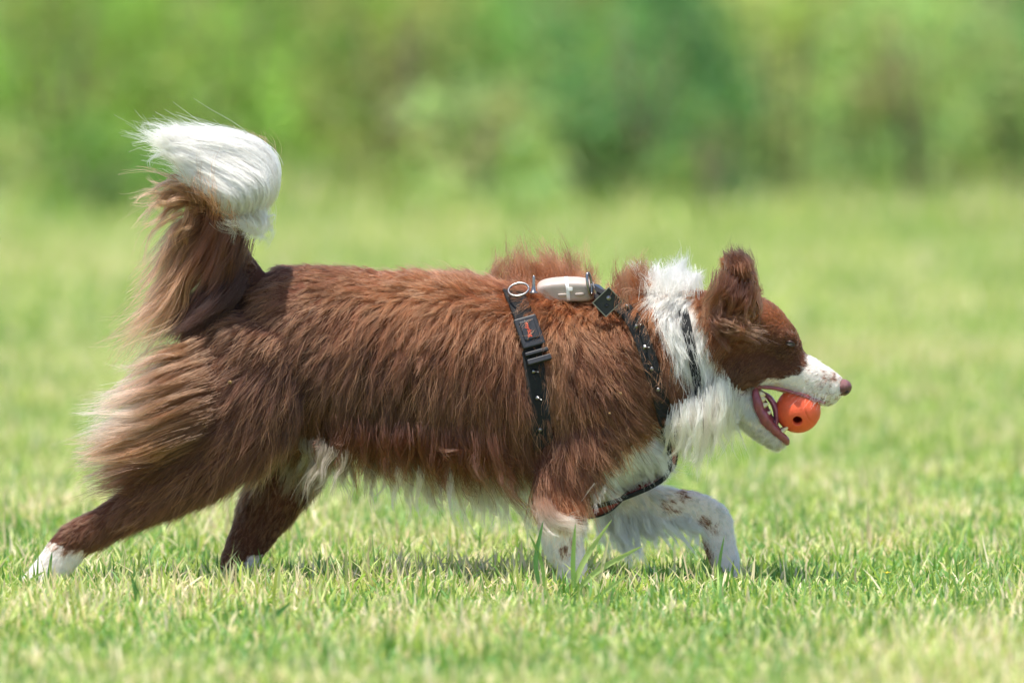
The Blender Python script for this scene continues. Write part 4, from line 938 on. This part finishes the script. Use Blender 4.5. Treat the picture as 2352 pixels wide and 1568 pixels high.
def tracker():
    c = W(1299, 664, -.005); ax = norm(np.array([1, 0, .03])); up = norm(np.array([-.03, -.16, 1])); dp = np.cross(ax, up)
    root = empty('tracker_unit', c, 'small beige plastic tracker strapped on top of the harness', 'tracker')
    shell = mat_p('beige_plastic', tuple(lin(178, 163, 152)), 0.42, noise=0.05, nscale=60, bump=.1, bscale=500)
    def superbox(name, cen, a_, b_, d_, e1_, mat, parent, arch=0.0, nu=40, nv=24):
        V = []; F = []
        f_ = lambda x, e: math.copysign(abs(x) ** e, x)
        for i in range(nv + 1):
            t = -math.pi / 2 + math.pi * i / nv
            for j in range(nu):
                q = 2 * math.pi * j / nu
                x = f_(math.cos(t), .32) * f_(math.cos(q), e1_); y = f_(math.cos(t), .32) * f_(math.sin(q), e1_); z = f_(math.sin(t), .4)
                V.append(cen + ax * x * a_ + dp * y * d_ + up * (z * b_ * (1 - .12 * x * x) - arch * x * x))
        for i in range(nv):
            for j in range(nu): F.append((i * nu + j, i * nu + (j + 1) % nu, (i + 1) * nu + (j + 1) % nu, (i + 1) * nu + j))
        return mesh_np(name, V, F, mat, parent)
    superbox('case', c, 66 * S, 25 * S, .024, .42, shell, root, .003)
    for x in (-.008, .018):
        superbox('side_button', c + ax * (x + .003) - dp * 0 + np.array([0, -.0232, -.0075]), .0068, .0022, .0028, .6, shell, root, 0, 20, 10)
    # zip tie
    tie = mat_p('white_nylon', tuple(lin(240, 238, 234)), 0.35)
    t = np.linspace(0, 2 * np.pi, 60, endpoint=False); f_ = lambda x, e: np.sign(x) * np.abs(x) ** e
    P = c + ax * (.0015 + .0035 * (1 - np.sin(t)) / 2)[:, None] + dp * (f_(np.cos(t), .5) * .0252)[:, None] + up * (f_(np.sin(t), .55) * 24.5 * S)[:, None]
    N = dp * np.cos(t)[:, None] + up * np.sin(t)[:, None]
    band('zip_tie', P, N, .0052, .0016, tie, root, True)
    rev = c + ax * .007 + np.array([0, -.0252, .001]); 
    bm = bmesh.new(); bmesh.ops.create_cube(bm, size=1); bmesh.ops.bevel(bm, geom=list(bm.edges), offset=.1, segments=2, affect='EDGES')
    for q in bm.verts: q.co = Vector(rev) + Vector((q.co.x * .0072, q.co.y * .004, q.co.z * .0055))
    m = bpy.data.meshes.new('tie_head'); bm.to_mesh(m); bm.free(); m.materials.append(tie); link(bpy.data.objects.new('tie_head', m), root)
tracker()
def collar():
    root = empty('dog_collar', W(1590, 800, 0), 'dark woven collar half hidden in the white neck fur', 'collar')
    g = catmull(np.array(COLLAR, float), 18); P = []; N = []
    for x, y in g:
        d = W(x, y, 0.0) - CAM; d = d / np.linalg.norm(d); h = BVHT.ray_cast(Vector(CAM), Vector(d))
        n_ = np.array(h[1]) if h[0] is not None else np.array([0, -1.0, 0]); n_ = n_ if n_[1] < 0 else -n_
        P.append((np.array(h[0]) if h[0] is not None else W(x, y, -.04)) + n_ * .006); N.append(n_)
    top = W(1556, 672, 0); bot = W(1618, 990, 0)
    PP = [top] + P + [bot] + mirror(P)[::-1]; NN = [np.array([0, 0, 1.0])] + N + [np.array([0, 0, -1.0])] + mirror(N)[::-1]
    PP = np.array(PP)
    for _ in range(4): PP = (np.roll(PP, 1, 0) + 2 * PP + np.roll(PP, -1, 0)) / 4
    m = mat_p('charcoal_webbing', (0.016, 0.017, 0.019), 0.85, noise=0.5, nscale=700, bump=1, bscale=1200)
    band('strap', PP, NN, .015, .003, m, root, True)
    rev_mesh('pendant', [(.0028, 0), (.0032, .004), (.0022, .014), (.0004, .024)], W(1611, 958, -.085), (.1, 0, -1), STEEL, root, 14)
collar()
# ================================================================== SMALL THINGS
def burr(px, py, r, seed, label):
    rg = np.random.default_rng(seed); c = surf(px, py, .014); bm = bmesh.new(); bmesh.ops.create_icosphere(bm, subdivisions=2, radius=1)
    for q in bm.verts: q.co = Vector(c) + q.co * (r * S * rg.uniform(.55, 1.35))
    m = bpy.data.meshes.new('burr'); bm.to_mesh(m); bm.free(); m.materials.append(BURR); tag(link(bpy.data.objects.new('burr', m)), label, 'burr', 'burrs caught in the coat')
BURR = mat_p('dry_seed', tuple(lin(140, 112, 72)), 0.85, noise=.3, nscale=300)
burr(531, 880, 4, 1, 'dry seed burr caught in the fur of the near thigh')
burr(1419, 903, 2.8, 2, 'upper of two pale burrs on the shoulder fur')
burr(1396, 946, 2.8, 3, 'lower of two pale burrs on the shoulder fur')
def one_blade(pts, wd, col, parent, name='blade'):
    P = catmull(W(*np.array(pts, float).T), 9); t = norm(np.gradient(P, axis=0)); s_ = norm(np.cross(t, np.array([0.25, 1.0, 0.1]))); up = np.cross(s_, t)
    wv = wd * S * np.array([.7, .95, 1, 1, .95, .85, .65, .38, .02]); V = []
    for p, a_, b_, q in zip(P, s_, up, wv): V += [p - a_ * q / 2, p + b_ * q * .18, p + a_ * q / 2]
    F = []
    for i in range(8):
        F += [(3 * i, 3 * i + 1, 3 * i + 4, 3 * i + 3), (3 * i + 1, 3 * i + 2, 3 * i + 5, 3 * i + 4)]
    V = np.array(V); return mesh_np(name, V, F, LEAF, parent, cols=np.repeat(np.array(col)[None], len(V), 0))
def tuft(px, py, Y, label, blades_):
    base = W(px, py, Y); root = empty('grass_tuft', (base[0], Y, 0), label, 'grass tuft', 'taller grass tufts in the lawn')
    for pts, wd, col in blades_: one_blade([(x, y, Y + dy) for x, y, dy in pts], wd, lin(*col), root)
GL, GM, GD, GS = (178, 198, 122), (142, 176, 96), (104, 148, 84), (214, 206, 160)
tuft(1310, 1370, -.25, 'tall grass tuft with a broad slanting blade before the upright foreleg', [
    ([(1318, 1345, 0), (1335, 1300, 0), (1365, 1250, 0), (1406, 1192, -.02)], 13, GL), ([(1330, 1350, 0), (1370, 1312, 0), (1425, 1280, 0), (1478, 1252, -.02)], 13, GL), ([(1318, 1350, 0), (1316, 1300, 0), (1318, 1250, 0), (1322, 1200, 0)], 11, GM),
    ([(1300, 1420, -.1), (1340, 1395, -.1), (1400, 1350, -.1), (1440, 1320, -.1)], 12, GL), ([(1238, 1340, 0), (1230, 1290, 0), (1238, 1240, 0), (1248, 1195, 0)], 11, GD), ([(1375, 1340, 0), (1384, 1300, 0), (1392, 1262, 0), (1400, 1222, 0)], 8, GS), ([(1250, 1345, 0), (1246, 1300, 0), (1232, 1260, 0), (1215, 1225, 0)], 9, GM)])
tuft(1648, 1350, -.05, 'thin upright grass blades before the far fore paw', [([(1645, 1345, 0), (1650, 1310, 0), (1656, 1270, 0), (1664, 1228, 0)], 8, GM), ([(1640, 1350, 0), (1636, 1325, 0), (1640, 1300, 0), (1646, 1275, 0)], 7, GL), ([(1700, 1350, 0), (1712, 1325, 0), (1722, 1305, 0), (1730, 1290, 0)], 6, GS)])
tuft(620, 1440, -.75, 'blurred dark broad-bladed grass tuft below the far hind foot', [([(570, 1470, 0), (600, 1440, 0), (635, 1410, 0), (672, 1380, 0)], 16, GD), ([(590, 1475, 0), (600, 1440, 0), (612, 1410, 0), (616, 1380, 0)], 14, GD), ([(620, 1470, 0), (650, 1450, 0), (690, 1435, 0), (730, 1430, 0)], 13, GM)])
tuft(320, 1400, -.45, 'blurred dark grass tuft right of the white hind foot', [([(330, 1420, 0), (320, 1390, 0), (312, 1355, 0), (300, 1320, 0)], 16, GD), ([(340, 1420, 0), (342, 1395, 0), (350, 1370, 0), (365, 1350, 0)], 12, GM)])
tuft(112, 1400, -.2, 'dark grass blade crossing the white hind foot', [([(112, 1385, 0), (112, 1350, 0), (114, 1310, 0), (120, 1265, 0)], 12, GD), ([(40, 1370, 0), (60, 1345, 0), (80, 1325, 0), (105, 1310, 0)], 9, GL), ([(150, 1390, 0), (152, 1370, 0), (148, 1345, 0), (140, 1325, 0)], 9, GM)])
tuft(520, 1360, -.02, 'pale bent grass stalks before the far hind foot', [([(515, 1350, 0), (512, 1320, 0), (525, 1290, 0), (548, 1262, 0)], 5, GS), ([(540, 1350, 0), (545, 1325, 0), (560, 1310, 0), (578, 1302, 0)], 7, GL), ([(580, 1350, 0), (585, 1325, 0), (590, 1310, 0), (597, 1300, 0)], 8, GM), ([(600, 1352, 0), (608, 1335, 0), (612, 1318, 0), (610, 1300, 0)], 7, GL)])
YEL = mat_p('yellow_petal', tuple(lin(246, 206, 30)), 0.5)
def flower(px, py, Y, label):
    p = W(px, py, Y); root = empty('yellow_flower', (p[0], Y, 0), label, 'flower', 'small yellow flowers in the lawn')
    v, f = tube([(p[0], Y, 0), (p[0] + .002, Y, p[2] * .5), tuple(p)], [.0009, .0008, .0007], 6); mesh_np('stem', v, f, mat_stem, root)
    for k in range(5):
        a_ = 2 * math.pi * k / 5; d = np.array([math.cos(a_), math.sin(a_), .35]); s_ = np.array([-math.sin(a_), math.cos(a_), 0])
        V = [p, p + d * .003 + s_ * .002, p + d * .0055 + s_ * .001 + np.array([0, 0, .0005]), p + d * .0055 - s_ * .001, p + d * .003 - s_ * .002]
        mesh_np('petal', V, [(0, 1, 2, 3, 4)], YEL, root)
mat_stem = mat_p('flower_stem', tuple(lin(110, 150, 60)), .6)
flower(793, 1325, -.05, 'yellow flower under the belly between the hind foot and foreleg')
flower(2037, 1316, -.05, 'yellow flower in the lawn right of the fore paw')
flower(98, 1364, -.25, 'yellow flower below the white hind foot')
flower(655, 1440, -.7, 'blurred yellow flower nearest the bottom edge')
